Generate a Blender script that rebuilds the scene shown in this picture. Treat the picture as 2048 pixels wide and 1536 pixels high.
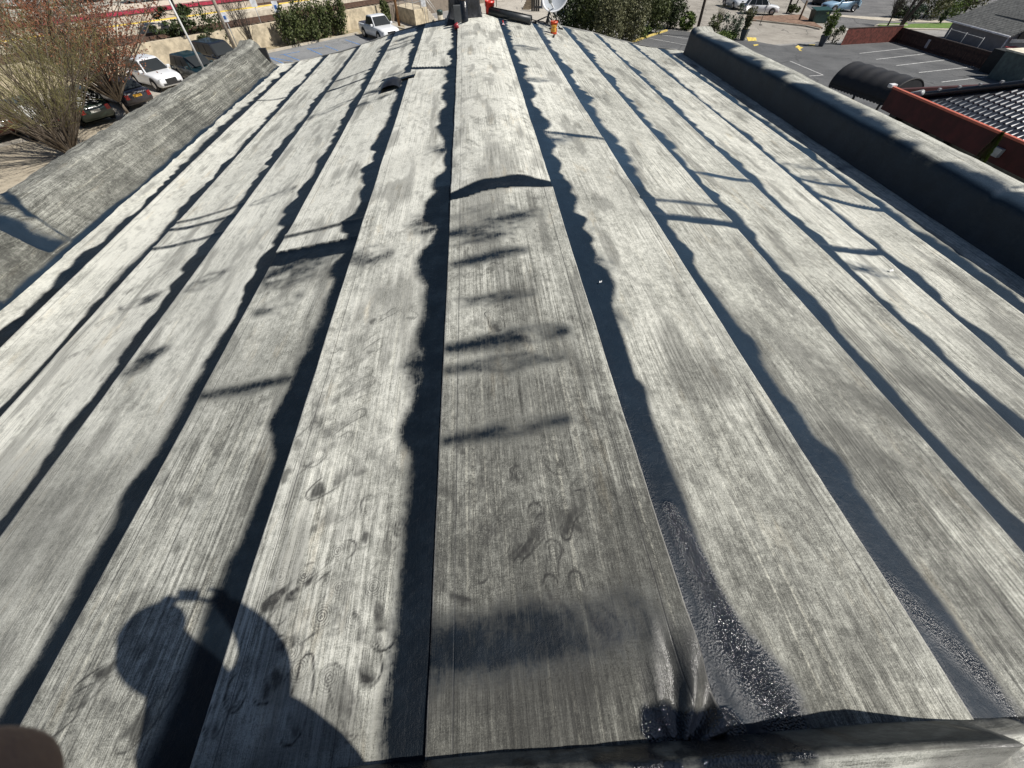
import bpy, bmesh, math, random
import numpy as np
from mathutils import Vector, Matrix, noise as mnoise
random.seed(7); rng = np.random.default_rng(7)
C = bpy.context.scene.collection
sc = bpy.context.scene
for o in list(bpy.data.objects): bpy.data.objects.remove(o)

# ------------------------------------------------------------------ camera, world, sun
FPX, PITCH, YAW, ROLL = 778.0, 0.88722, 0.054, -0.03589
CAM = np.array([-0.18698, 0.0, 1.71826])
def _axes(p, y, r):
    cp, sp = math.cos(p), math.sin(p)
    f = np.array([math.sin(y)*cp, math.cos(y)*cp, -sp]); rt = np.array([math.cos(y), -math.sin(y), 0.0]); up = np.cross(rt, f)
    c, s = math.cos(r), math.sin(r)
    return c*rt+s*up, -s*rt+c*up, f
RT, UP, FW = _axes(PITCH, YAW, ROLL)
cam = bpy.data.cameras.new('camera'); cam.sensor_width = 36; cam.sensor_fit = 'HORIZONTAL'
cam.lens = FPX/2048*36; cam.clip_start = 0.01; cam.clip_end = 2000
cam.dof.use_dof = True; cam.dof.focus_distance = 4.0; cam.dof.aperture_fstop = 16
co = bpy.data.objects.new('camera', cam); C.objects.link(co); sc.camera = co
co.matrix_world = Matrix(((RT[0], UP[0], -FW[0], CAM[0]), (RT[1], UP[1], -FW[1], CAM[1]), (RT[2], UP[2], -FW[2], CAM[2]), (0, 0, 0, 1)))
SUND = Vector((0.592, -0.208, 0.778)).normalized()
EXPO = 0.12
w = bpy.data.worlds.new("World"); sc.world = w; w.use_nodes = True
wn = w.node_tree; bg = wn.nodes['Background']
sky = wn.nodes.new('ShaderNodeTexSky'); sky.sky_type = 'NISHITA'; sky.sun_disc = False; sky.ozone_density = 4.0
sky.sun_elevation = math.asin(SUND.z); sky.sun_rotation = math.atan2(SUND.x, SUND.y)
wn.links.new(sky.outputs[0], bg.inputs[0]); bg.inputs[1].default_value = 0.05
sl = bpy.data.lights.new('sun', 'SUN'); sl.energy = 5.0; sl.angle = math.radians(0.53); sl.color = (1.0, 0.955, 0.89)
so = bpy.data.objects.new('sun', sl); C.objects.link(so); so.rotation_euler = SUND.to_track_quat('Z', 'Y').to_euler()
sc.view_settings.view_transform = 'Standard'; sc.view_settings.look = 'None'
sc.view_settings.exposure = EXPO; sc.view_settings.gamma = 1

# ------------------------------------------------------------------ ground plane and measuring helpers
GA, GB = -7.35, -0.04                       # the ground falls gently to the right
def gz(x, y=0): return GA+GB*x
def ray(px, py): return FW+RT*(px-1024)/FPX+UP*(768-py)/FPX
def at(px, py, dz=0.0):                      # the ground point (or a point dz above it) seen at a spot of the photograph
    d = ray(px, py); t = (GA+dz+GB*CAM[0]-CAM[2])/(d[2]-GB*d[0])
    p = CAM+d*t; return Vector(p)
def topz(base, py):                          # height of a vertical line over base whose top is seen at row py
    lo, hi = base.z, base.z+30
    for _ in range(40):
        m = (lo+hi)/2; d = np.array([base.x, base.y, m])-CAM
        y = 768-FPX*(d@UP)/(d@FW)
        if y > py: lo = m
        else: hi = m
    return lo

# ------------------------------------------------------------------ materials
def nt_new(name):
    m = bpy.data.materials.new(name); m.use_nodes = True
    nt = m.node_tree; return m, nt, nt.nodes['Principled BSDF']
class G:
    def __init__(s, nt): s.nt = nt
    def n(s, typ, **kw):
        nd = s.nt.nodes.new('ShaderNode'+typ)
        for k, v in kw.items():
            if k.startswith('i_'): s.put(nd, k[2:], v)
            elif k.startswith('j'): s.put(nd, int(k[1:]), v)
            else: setattr(nd, k, v)
        return nd
    def put(s, nd, key, v):
        i = nd.inputs[key]
        if isinstance(v, bpy.types.NodeSocket): s.nt.links.new(v, i)
        elif isinstance(v, bpy.types.Node): s.nt.links.new(v.outputs[0], i)
        else: i.default_value = v
    def m(s, op, a, b=0.0, c=0.0, clamp=False):
        nd = s.n('Math', operation=op, use_clamp=clamp); s.put(nd, 0, a); s.put(nd, 1, b)
        if op in ('MULTIPLY_ADD', 'SMOOTH_MIN', 'COMPARE'): s.put(nd, 2, c)
        return nd.outputs[0]
    def ss(s, x, a, b, ta=0.0, tb=1.0):
        nd = s.n('MapRange', interpolation_type='SMOOTHSTEP'); s.put(nd, 0, x)
        for k, v in zip((1, 2, 3, 4), (a, b, ta, tb)): nd.inputs[k].default_value = v
        return nd.outputs[0]
    def noise(s, vec, scale=1.0, detail=3.0, rough=0.55, dist=0.0):
        nd = s.n('TexNoise'); s.put(nd, 'Vector', vec); nd.inputs['Scale'].default_value = scale
        nd.inputs['Detail'].default_value = detail; nd.inputs['Roughness'].default_value = rough; nd.inputs['Distortion'].default_value = dist
        return nd.outputs['Fac']
    def vec(s, x, y, z=0.0):
        nd = s.n('CombineXYZ'); s.put(nd, 0, x); s.put(nd, 1, y); s.put(nd, 2, z); return nd.outputs[0]
    def mix(s, f, a, b, mode='MIX'):
        nd = s.n('Mix', data_type='RGBA', blend_type=mode); s.put(nd, 0, f)
        for k, v in ((6, a), (7, b)):
            if isinstance(v, tuple): nd.inputs[k].default_value = v+(1,) if len(v) == 3 else v
            else: s.put(nd, k, v)
        return nd.outputs[2]
    def ramp(s, f, stops):
        nd = s.n('ValToRGB'); s.put(nd, 0, f); e = nd.color_ramp.elements
        while len(e) < len(stops): e.new(0.5)
        for el, (p, c) in zip(e, stops): el.position = p; el.color = c+(1,) if len(c) == 3 else c
        return nd.outputs[0]
    def attr(s, name): return s.n('Attribute', attribute_name=name).outputs['Fac']
    def pos(s): return s.n('NewGeometry').outputs['Position']
_mc = {}
def mat(name, col, rough=0.7, metal=0.0, var=0.25, scale=3.0, bump=0.0, bscale=40, spec=0.5, coat=0.0, obj=False, col2=None):
    if name in _mc: return _mc[name]
    m, nt, b = nt_new(name); g = G(nt)
    p = g.n('TexCoord').outputs['Object'] if obj else g.pos()
    f = g.noise(p, scale, 5.0, 0.62)
    f = g.ss(f, 0.3, 0.7)
    lo = tuple(c*(1-var) for c in col); hi = tuple(min(1, c*(1+var)) for c in col)
    if col2: lo = col2
    nt.links.new(g.mix(f, lo, hi), b.inputs['Base Color'])
    b.inputs['Roughness'].default_value = rough; b.inputs['Metallic'].default_value = metal
    b.inputs['Specular IOR Level'].default_value = spec; b.inputs['Coat Weight'].default_value = coat
    if coat: b.inputs['Coat Roughness'].default_value = 0.06
    if bump:
        bn = g.n('Bump'); bn.inputs['Distance'].default_value = bump; g.put(bn, 'Height', g.noise(p, bscale, 4.0, 0.6)); bn.inputs['Strength'].default_value = 1.0
        nt.links.new(bn.outputs[0], b.inputs['Normal'])
    _mc[name] = m; return m

def roof_material(name, kind):
    m, nt, b = nt_new(name); g = G(nt)
    uv = g.n('UVMap', uv_map='UVMap').outputs[0]; sp = g.n('SeparateXYZ'); g.put(sp, 0, uv); u, v = sp.outputs[0], sp.outputs[1]
    P = g.pos()
    sA = g.noise(g.vec(g.m('MULTIPLY', u, 62), g.m('MULTIPLY', v, 1.1)), 1, 4, 0.65)
    sB = g.noise(g.vec(g.m('MULTIPLY', u, 240), g.m('MULTIPLY', v, 14)), 1, 2, 0.6)
    sC = g.noise(g.vec(g.m('MULTIPLY', u, 11), g.m('MULTIPLY', v, 0.45)), 1, 3, 0.6)
    bl = g.noise(P, 2.6, 6, 0.68, 0.3)
    md = g.noise(P, 26, 5, 0.7, 0.6)
    gr = g.noise(P, 210, 4, 0.85)
    val = g.m('ADD', g.m('MULTIPLY', sA, .26), g.m('MULTIPLY', sB, .22))
    val = g.m('ADD', val, g.m('MULTIPLY', sC, .12)); val = g.m('ADD', val, g.m('MULTIPLY', bl, .20))
    val = g.m('ADD', val, g.m('MULTIPLY', md, .24)); val = g.m('ADD', val, g.m('MULTIPLY', gr, .46)); val = g.m('SUBTRACT', val, .068)
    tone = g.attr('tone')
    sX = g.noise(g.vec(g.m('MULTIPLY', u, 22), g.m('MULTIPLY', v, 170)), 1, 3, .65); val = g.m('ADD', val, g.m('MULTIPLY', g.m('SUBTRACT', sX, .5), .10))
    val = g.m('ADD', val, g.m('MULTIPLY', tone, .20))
    bigp = g.noise(P, 1.1, 6, .72, 1.2); stv = g.m('MULTIPLY', g.m('SUBTRACT', sA, .5), g.ss(g.noise(P, .7, 3, .6), .35, .65, -.22, .30)); val = g.m('ADD', val, stv); val = g.m('ADD', val, g.m('MULTIPLY', g.m('SUBTRACT', bigp, .5), .16))
    base = g.ramp(val, [(0.47, (.030, .031, .027)), (0.575, (.130, .130, .113)), (0.67, (.34, .341, .298)), (0.79, (.68, .675, .60))])
    pale = g.m('MULTIPLY', g.ss(g.noise(g.vec(g.m('MULTIPLY', u, 38), g.m('MULTIPLY', v, .5), 3.0), 1, 3, .6), .56, .68), g.ss(g.m('ADD', gr, md), .85, 1.15))
    base = g.mix(g.m('MULTIPLY', pale, .40), base, (.74, .72, .60))
    dkl = g.m('MULTIPLY', g.ss(g.noise(g.vec(g.m('MULTIPLY', u, 55), g.m('MULTIPLY', v, .8), 8.0), 1, 4, .7), .60, .70), g.ss(md, .4, .6))
    base = g.mix(g.m('MULTIPLY', dkl, .45), base, (.04, .04, .038))
    # warm dust drifts
    base = g.mix(g.ss(g.noise(g.vec(g.m('MULTIPLY', u, 6), g.m('MULTIPLY', v, 1.3)), 1, 4, .7), .56, .74, 0, .45), base, (1.0, .86, .68), 'MULTIPLY')
    smg = g.attr('smudge_shade')  # dirt smudges, plus shade painted on wrinkles and upstand faces
    sm = g.m('MULTIPLY', smg, g.ss(g.m('ADD', g.m('MULTIPLY', md, .6), g.m('MULTIPLY', gr, .5)), .28, .66, .55, 1.0))
    base = g.mix(g.m('MULTIPLY', sm, .92, clamp=True), base, (.028, .028, .026))
    # boot swirls
    ring = g.m('SINE', g.m('ADD', g.m('MULTIPLY', g.attr('ringr'), 2*math.pi/0.0095), g.m('MULTIPLY', g.noise(P, 17, 3, .6), 7.0))); ring = g.m('MULTIPLY', g.ss(ring, -.2, .8), g.ss(g.noise(P, 24, 4, .7), .36, .58))
    base = g.mix(g.m('MULTIPLY', g.m('MULTIPLY', ring, g.attr('ringm')), .85, clamp=True), base, (.022, .022, .022))
    # factory lap line pressed near the strip edge
    ed = g.attr('edge')
    ln = g.ss(g.m('ABSOLUTE', g.m('SUBTRACT', ed, .088)), .0, .0045, .75, 0)
    base = g.mix(ln, base, (.045, .045, .045))
    base = g.mix(g.ss(ed, .0, .007, .30, 0), base, (.62, .60, .56))
    # bitumen
    t = g.m('ADD', g.attr('tar'), g.m('MULTIPLY', g.m('SUBTRACT', md, .5), 1.6)); t = g.m('ADD', t, g.m('MULTIPLY', g.m('SUBTRACT', gr, .5), 1.3)); t = g.m('ADD', t, g.m('MULTIPLY', g.m('SUBTRACT', g.m('ADD', sA, sB), 1.0), 1.1))
    tar = g.ss(t, -.85, .75)
    wet = g.attr('wet')
    tcol = g.mix(g.ss(g.noise(P, 5, 6, .75), .40, .78, 0, .6), (.0030, .0062, .0105), (.012, .020, .030))
    tcol = g.mix(g.m('MULTIPLY', g.ss(sB, .60, .85), .15), tcol, (.07, .07, .07)); tcol = g.mix(g.ss(g.noise(P, 70, 5, .8), .66, .74, 0, .5), tcol, (.14, .14, .14))
    tcol = g.mix(g.m('MULTIPLY', g.attr('dust_sky_tint'), g.ss(g.m('ADD', gr, g.m('MULTIPLY', bl, .6)), .45, 1.0, .35, 1.0)), tcol, (.036, .070, .115))  # dust, with the blue sky reflection painted into the tar colour
    tcol = g.mix(g.m('MULTIPLY', wet, .8, clamp=True), tcol, (.005, .006, .010))
    base = g.mix(g.m('MULTIPLY', g.attr('sheen'), .55), base, (.05, .05, .05)); base = g.mix(tar, base, tcol)
    nt.links.new(g.m('SUBTRACT', .45, g.m('MULTIPLY', tar, g.m('SUBTRACT', .27, g.m('MULTIPLY', wet, .5)))), b.inputs['Specular IOR Level'])
    nt.links.new(base, b.inputs['Base Color'])
    rg = g.m('SUBTRACT', .86, g.m('MULTIPLY', tar, .40)); rg = g.m('SUBTRACT', rg, g.m('MULTIPLY', g.m('MULTIPLY', tar, wet), .34))
    rg = g.m('SUBTRACT', rg, g.m('MULTIPLY', g.attr('sheen'), .68)); rg = g.m('ADD', rg, g.m('MULTIPLY', g.m('SUBTRACT', md, .5), .22), clamp=True)
    nt.links.new(rg, b.inputs['Roughness'])
    h = g.m('ADD', g.m('MULTIPLY', sA, .0032), g.m('MULTIPLY', sB, .0012)); h = g.m('MULTIPLY', h, g.m('SUBTRACT', 1.0, g.m('MULTIPLY', tar, .6)))
    h = g.m('ADD', h, g.m('MULTIPLY', gr, .0013)); h = g.m('ADD', h, g.m('MULTIPLY', md, .0045))
    peb = g.n('TexVoronoi'); g.put(peb, 'Vector', P); peb.inputs['Scale'].default_value = 130
    h = g.m('ADD', h, g.m('ADD', g.m('MULTIPLY', g.m('MULTIPLY', peb.outputs[0], wet), .0052), g.m('MULTIPLY', g.m('MULTIPLY', g.noise(P, 42, 4, .6, 1.0), wet), .007)))
    h = g.m('SUBTRACT', h, g.m('MULTIPLY', ln, .002))
    bn = g.n('Bump'); g.put(bn, 'Height', h); bn.inputs['Distance'].default_value = 1.0; bn.inputs['Strength'].default_value = .8
    nt.links.new(bn.outputs[0], b.inputs['Normal'])
    return m
M_ROOF = roof_material('weathered_roofing_membrane', 0)

# ------------------------------------------------------------------ object helpers
def tag(o, label=None, cat=None, group=None, kind=None):
    if label: o['label'] = label
    if cat: o['category'] = cat
    if group: o['group'] = group
    if kind: o['kind'] = kind
    return o
def thing(name, label, cat, loc=(0, 0, 0), rz=0.0, group=None):
    o = bpy.data.objects.new(name, None); C.objects.link(o); o.location = loc; o.rotation_euler = (0, 0, rz); o.empty_display_size = .2
    return tag(o, label, cat, group)
class MB:
    """collects shapes for one mesh object"""
    def __init__(s): s.v = []; s.f = []; s.mi = []; s.sm = []
    def add(s, vs, fs, mi=0, smooth=False):
        k = len(s.v); s.v += [tuple(v) for v in vs]; s.f += [tuple(i+k for i in f) for f in fs]; s.mi += [mi]*len(fs); s.sm += [smooth]*len(fs); return s
    def box(s, a, b, mi=0, rz=0.0, c=None):
        x0, y0, z0 = a; x1, y1, z1 = b
        vs = [Vector(p) for p in ((x0, y0, z0), (x1, y0, z0), (x1, y1, z0), (x0, y1, z0), (x0, y0, z1), (x1, y0, z1), (x1, y1, z1), (x0, y1, z1))]
        if rz:
            cc = Vector(c if c else ((x0+x1)/2, (y0+y1)/2, 0)); R = Matrix.Rotation(rz, 3, 'Z'); vs = [R@(v-cc)+cc for v in vs]
        return s.add(vs, [(0, 3, 2, 1), (4, 5, 6, 7), (0, 1, 5, 4), (1, 2, 6, 5), (2, 3, 7, 6), (3, 0, 4, 7)], mi)
    def tube(s, pts, rad, n=8, mi=0, caps=True):
        pts = [Vector(p) for p in pts]; rad = [rad]*len(pts) if not hasattr(rad, '__len__') else rad
        k = len(s.v); t0 = None; rings = []
        for i, p in enumerate(pts):
            t = (pts[min(i+1, len(pts)-1)]-pts[max(i-1, 0)])
            t = t.normalized() if t.length > 1e-9 else Vector((0, 0, 1))
            if t0 is None: a = t.orthogonal().normalized()
            else: a = (a-t*a.dot(t)); a = a.normalized() if a.length > 1e-6 else t.orthogonal().normalized()
            t0 = t; bb = t.cross(a)
            rings.append([p+(a*math.cos(2*math.pi*j/n)+bb*math.sin(2*math.pi*j/n))*rad[i] for j in range(n)])
        vs = [v for r in rings for v in r]; fs = []
        for i in range(len(pts)-1):
            for j in range(n): fs.append((i*n+j, i*n+(j+1) % n, (i+1)*n+(j+1) % n, (i+1)*n+j))
        if caps: fs.append(tuple(range(n-1, -1, -1))); fs.append(tuple((len(pts)-1)*n+j for j in range(n)))
        return s.add(vs, fs, mi, n > 4)
    def lathe(s, prof, n=24, mi=0, c=(0, 0, 0), M=None, closed=True):
        vs = []; fs = []; c = Vector(c)
        for r, z in prof:
            for j in range(n):
                v = Vector((r*math.cos(2*math.pi*j/n), r*math.sin(2*math.pi*j/n), z))
                if M is not None: v = M@v
                vs.append(v+c)
        for i in range(len(prof)-1):
            for j in range(n): fs.append((i*n+j, i*n+(j+1) % n, (i+1)*n+(j+1) % n, (i+1)*n+j))
        if closed: fs.append(tuple(range(n-1, -1, -1))); fs.append(tuple((len(prof)-1)*n+j for j in range(n)))
        return s.add(vs, fs, mi, True)
    def prism(s, poly, z0, z1, mi=0):
        n = len(poly); A = sum(poly[i][0]*poly[(i+1) % n][1]-poly[(i+1) % n][0]*poly[i][1] for i in range(n))
        if A < 0: poly = poly[::-1]
        zf0 = z0 if callable(z0) else (lambda x, y: z0); zf1 = z1 if callable(z1) else (lambda x, y: z1)
        vs = [(p[0], p[1], zf0(p[0], p[1])) for p in poly]+[(p[0], p[1], zf1(p[0], p[1])) for p in poly]
        fs = [tuple(range(n-1, -1, -1)), tuple(range(n, 2*n))]+[(i, (i+1) % n, n+(i+1) % n, n+i) for i in range(n)]
        return s.add(vs, fs, mi)
    def build(s, name, mats, parent=None, smooth=None, bevel=0.0):
        me = bpy.data.meshes.new(name); me.from_pydata(s.v, [], s.f); me.update()
        mats = mats if isinstance(mats, (list, tuple)) else [mats]
        for m_ in mats: me.materials.append(m_)
        me.polygons.foreach_set('material_index', s.mi)
        me.polygons.foreach_set('use_smooth', [bool(smooth) if smooth is not None else q for q in s.sm])
        o = bpy.data.objects.new(name, me); C.objects.link(o)
        if parent is not None: o.parent = parent
        if bevel:
            bv = o.modifiers.new('bevel', 'BEVEL'); bv.width = bevel; bv.segments = 2; bv.limit_method = 'ANGLE'
        return o
def gridmesh(name, V, nr, nc, m_, parent=None, uv=None, attrs=None, smooth=True):
    """V: (nr*nc,3) array, rows major"""
    me = bpy.data.meshes.new(name)
    i = np.arange(nr-1)[:, None]*nc+np.arange(nc-1)[None, :]
    q = np.stack([i, i+1, i+nc+1, i+nc], -1).reshape(-1)
    nf = (nr-1)*(nc-1)
    me.vertices.add(nr*nc); me.vertices.foreach_set('co', V.astype(np.float32).ravel())
    me.loops.add(nf*4); me.loops.foreach_set('vertex_index', q.astype(np.int32))
    me.polygons.add(nf); me.polygons.foreach_set('loop_start', np.arange(0, nf*4, 4, dtype=np.int32))
    me.polygons.foreach_set('loop_total', np.full(nf, 4, dtype=np.int32))
    me.polygons.foreach_set('use_smooth', np.full(nf, smooth))
    me.update(calc_edges=True)
    if uv is not None:
        l = me.uv_layers.new(name='UVMap'); l.data.foreach_set('uv', uv[q].astype(np.float32).ravel())
    for k, a in (attrs or {}).items():
        at_ = me.attributes.new(k, 'FLOAT', 'POINT'); at_.data.foreach_set('value', a.astype(np.float32).ravel())
    me.materials.append(m_)
    o = bpy.data.objects.new(name, me); C.objects.link(o)
    if parent is not None: o.parent = parent
    return o
# numpy value noise
_T = rng.random((512, 512))
def vn(x, y, seed=0):
    x = np.asarray(x, float)+seed*17.37; y = np.asarray(y, float)+seed*9.71
    xi = np.floor(x).astype(int); yi = np.floor(y).astype(int); fx = x-xi; fy = y-yi
    fx = fx*fx*(3-2*fx); fy = fy*fy*(3-2*fy)
    t = lambda a, b: _T[a % 512, b % 512]
    return (t(xi, yi)*(1-fx)+t(xi+1, yi)*fx)*(1-fy)+(t(xi, yi+1)*(1-fx)+t(xi+1, yi+1)*fx)*fy
def fbm(x, y, seed=0, o=4):
    s = 0; a = .5; n = 0
    for k in range(o): s = s+a*vn(x*2**k, y*2**k, seed+k*3); n += a; a *= .5
    return s/n

# ------------------------------------------------------------------ the vaulted roof
def prof(x):
    a = np.minimum(np.abs(x), 4.985); return -0.07103*a**2+0.00143*a**4-0.0
FARY = [(-6.2, 14.0), (-5.3, 14.1), (-4.5, 14.6), (-3.15, 14.05), (-1.47, 13.42), (-.5, 13.2), (.36, 13.1), (1.28, 12.97), (2.3, 13.63), (3.22, 14.3), (4.24, 14.3), (4.9, 13.8), (5.56, 13.3), (6.3, 13.1)]
def fary(x): return np.interp(x, [p[0] for p in FARY], [p[1] for p in FARY])
# seams: (x near, x far); the near value holds at y=0, the far one from y=7 on
SEAMS_R = [(.46, .485), (1.38, 1.31), (2.29, 2.17), (3.25, 3.19), (3.95, 4.22), (4.86, 4.94), (5.46, 5.50)]
SEAMS_L = [(-.515, -.485), (-1.34, -1.32), (-2.19, -2.14), (-3.19, -3.18), (-4.24, -4.22), (-4.93, -5.02), (-5.45, -5.58)]
def seam(S, i, y):
    a, b = S[i]; t = np.clip(y/7.0, 0, 1); s = 1 if a > 0 else -1
    return a+(b-a)*t+0.010*(fbm(y*.9, y*0+i*3.3+s, 40+i)-.5)*2
building = thing('commercial_building', 'low building with a vaulted roof of grey membrane strips sealed with black tar', 'building', (0, 6, -7.3))
bl0 = Vector((0, 6, -7.3))
def onb(o): o.matrix_parent_inverse = Matrix.Translation(-bl0); return o
# end laps: (strip key, y at inner side, y at outer side, +1 the near sheet lies on top / -1 the far one, tar width)
LAPS = {('C', 0): [(3.64, 3.79, +1, .16)], ('L', 1): [(3.31, 3.42, -1, .22), (3.64, 3.72, 0, .05)], ('R', 1): [(3.42, 3.47, -1, .10), (3.70, 3.82, 0, .05)],
        ('L', 3): [(4.85, 5.04, 0, .07), (5.15, 5.22, 0, .05), (4.45, 4.6, 0, .06)], ('R', 2): [(4.71, 4.89, 0, .08)], ('R', 3): [(3.44, 3.51, -1, .10)], ('R', 0): [(5.35, 5.24, 0, .07)],
        ('R', 4): [(5.01, 4.54, -1, .08), (5.5, 5.2, 0, .07)], ('L', 0): [(8.5, 9.1, -1, .12)], ('L', 4): [(10.68, 10.75, 0, .06)], ('L', 2): [(9.6, 9.8, 0, .07), (10.3, 10.5, 0, .05)]}
# tar smears: x0,y0,x1,y1,width,strength
SMEARS = [(-.47, 1.72, .25, 1.82, .050, .95), (-.47, 1.54, .18, 1.59, .038, .8), (-.48, 1.06, .15, 1.13, .030, .85), (-.48, 3.05, .25, 3.33, .07, .9), (-.45, 2.63, .08, 2.75, .05, .8),
          (-.45, 2.15, .08, 2.21, .035, .5), (-.44, 3.36, .02, 3.42, .06, .7), (-.48, 2.95, .1, 3.08, .06, .7), (-2.14, 1.73, -1.40, 1.70, .035, .85), (-.60, 1.55, -.60, 1.72, .12, 1.), (-.68, 3.25, -.66, 3.40, .16, 1.), (.50, 2.60, .66, 2.50, .085, 1.), 
          (.50, 2.02, .62, 1.86, .065, 1.), (.50, 3.15, .60, 3.1, .09, .9), (-1.32, 2.98, -1.06, 2.93, .09, .8), (-2.06, 3.02, -1.55, 3.18, .12, .9), (-3.1, 2.3, -2.92, 2.42, .09, .8), (-3.05, 3.35, -2.80, 3.42, .09, .8),
          (-2.02, 2.55, -1.75, 2.6, .06, .6), (-1.95, 2.85, -1.6, 2.9, .05, .7), (-3.9, 3.4, -3.3, 3.42, .05, .6), (-3.0, 5.0, -2.5, 5.0, .06, .7), (3.3, 3.1, 3.9, 3.05, .06, .7), (-.60, 4.95, -.66, 5.05, .10, .9),
          (4.3, 5.5, 4.8, 5.3, .07, .7), (4.4, 5.9, 5.3, 5.8, .06, .5), (-3.2, 8.2, -2.2, 8.3, .08, .7), (-2.1, 8.2, -1.4, 8.5, .12, .8), (-2.1, 8.9, -1.4, 9.1, .08, .6), (-2.1, 7.7, -1.5, 7.9, .10, .7), (-3.1, 9.0, -2.3, 9.1, .05, .5), (-2.1, 11.6, -1.4, 11.5, .10, .7), (-2.1, 12.4, -1.45, 12.3, .10, .7), (-2.1, 12.0, -1.4, 11.9, .06, .6), (.55, 7.6, .9, 7.7, .10, .8), (.56, 9.9, 1.0, 9.95, .14, .8), (.55, 5.0, .82, 5.2, .10, .8)]
# boot marks on the membrane: x, y, heading (rad from +y, + = left), length, strength, ring
FEET = [(-.13, .53, -.9, .30, .9, 1), (-.31, .50, .1, .22, .8, 1), (-.44, .38, 1.0, .24, .8, .5), (-.04, .40, -.5, .22, .7, 1), (-.01, .27, .1, .24, .9, .4), (-.03, .14, .15, .26, .6, .5), (-1.02, .50, -.7, .34, .9, .8),
        (-1.13, .44, -.7, .24, .8, 1), (-1.04, .27, -.9, .30, 1., 1), (-1.08, .16, -.3, .20, .8, 1), (-.91, .37, .1, .20, .8, .8), (-.75, .33, .2, .28, .9, 1), (-.80, .22, .3, .30, .9, .6), (-.63, .30, .2, .22, .6, .7), (-1.05, .93, -.75, .30, .7, .6), (-1.10, 1.12, -.75, .28, .6, .6),
        (-1.06, 1.27, -.8, .26, .6, .4), (-1.06, 1.50, -.8, .28, .55, .4), (-1.08, 1.73, -.8, .26, .5, .4), (-1.08, 1.93, -.8, .24, .5, .3), (-1.02, 2.20, -.8, .28, .45, .2), (-1.0, 2.5, -.7, .3, .4, .2), (-.02, 1.38, .3, .28, .6, .4), (-.07, 1.15, .2, .26, .6, .6), (.04, .92, .1, .22, .8, .6), (-.10, .78, .3, .22, .7, 1),
        (.08, .63, .3, .22, .7, 1), (-.30, .83, -.5, .28, .45, .3), (-.22, .68, -.7, .30, .5, .6), (-.40, 1.25, -.4, .28, .45, .2), (-1.86, .22, -.9, .34, .8, .3), (-1.93, .12, -1.0, .30, .9, .2), (-1.72, .20, -.6, .28, .6, .6), (-1.6, .10, -.6, .3, .6, .6), (-1.25, .10, -.4, .26, .7, .7), (-1.0, .08, .2, .28, .8, 1), (-.85, .05, .5, .28, .7, 1),
        (-.12, .02, .2, .26, .7, .3), (.02, .0, -.2, .24, .6, .3), (-.78, .70, -.1, .24, .4, .3), (-.80, 1.0, -.2, .24, .45, .2), (-.74, 1.3, .2, .24, .35, .2), (-.2, 3.0, -.7, .3, .5, .3), (.1, 3.1, -.7, .26, .5, .2), (-.85, 2.9, -.7, .3, .45, .3)]
for k in range(9): FEET.append((-3.95+.27*(k % 2), 2.75+.24*k, -.9, .26, .55, .8))
for k in range(70):
    x_ = random.uniform(-4.9, -.6) if random.random() < .7 else random.uniform(.6, 4.8); y_ = random.uniform(.6, 7.5)
    FEET.append((x_, y_, random.choice([-.8, -.6, .4])+random.uniform(-.3, .3), random.uniform(.2, .3), random.uniform(.18, .5), random.uniform(0, .5)))
for k in range(64):
    x_, y_ = (random.uniform(-1.28, -.58), random.uniform(-.02, 1.2)+random.random()*(k % 4)*.8) if k % 2 else (random.uniform(-.42, .30), random.uniform(.2, 2.6))
    FEET.append((x_, y_, random.choice([-.8, -.6, .2])+random.uniform(-.3, .3), random.uniform(.16, .28), random.uniform(.4, .85), random.uniform(.2, .9)))
def seg_d(X, Y, x0, y0, x1, y1):
    dx, dy = x1-x0, y1-y0; L = dx*dx+dy*dy
    t = np.clip(((X-x0)*dx+(Y-y0)*dy)/L, 0, 1); return np.hypot(X-x0-t*dx, Y-y0-t*dy), t
ys = [-.30]
while ys[-1] < 14.7: ys.append(ys[-1]+(.008 if ys[-1] < 1.5 else .008+(ys[-1]-1.5)*.0042))
YS = np.array(ys)
def band_w(side, i, y):
    """width of the bitumen band that bleeds out below a seam"""
    sd = 60+i*7+(0 if side == 'L' else 3)
    lobes = 1-np.abs(fbm(y*2.0, y*0+.3, sd, 2)*2-1)**.6
    w_ = .055+.15*fbm(y*.55, y*0, sd+1, 3)+.15*np.maximum(0, fbm(y*2.6, y*0, sd+2, 3)-.42)*2.0*np.clip((y+.2)/1.2, .15, 1)
    sc_ = np.abs(np.sin(y*math.pi/.40+7*vn(y*.8, y*0, sd+5)))*(.3+1.1*vn(y*1.7, y*0, sd+6))         # scallops left by the roller
    w_ = w_+.055*(sc_-.3)*np.clip((y-1.6)/2.5, 0, 1)
    if side == 'R' and i == 0: w_ = w_+.15*np.exp(-((y+.10)/.26)**2)
    if side == 'R' and i >= 1: w_ = w_+.06*np.exp(-((y-.2)/.5)**2)+.02
    if i >= 4: w_ = w_*.8
    return w_
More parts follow.
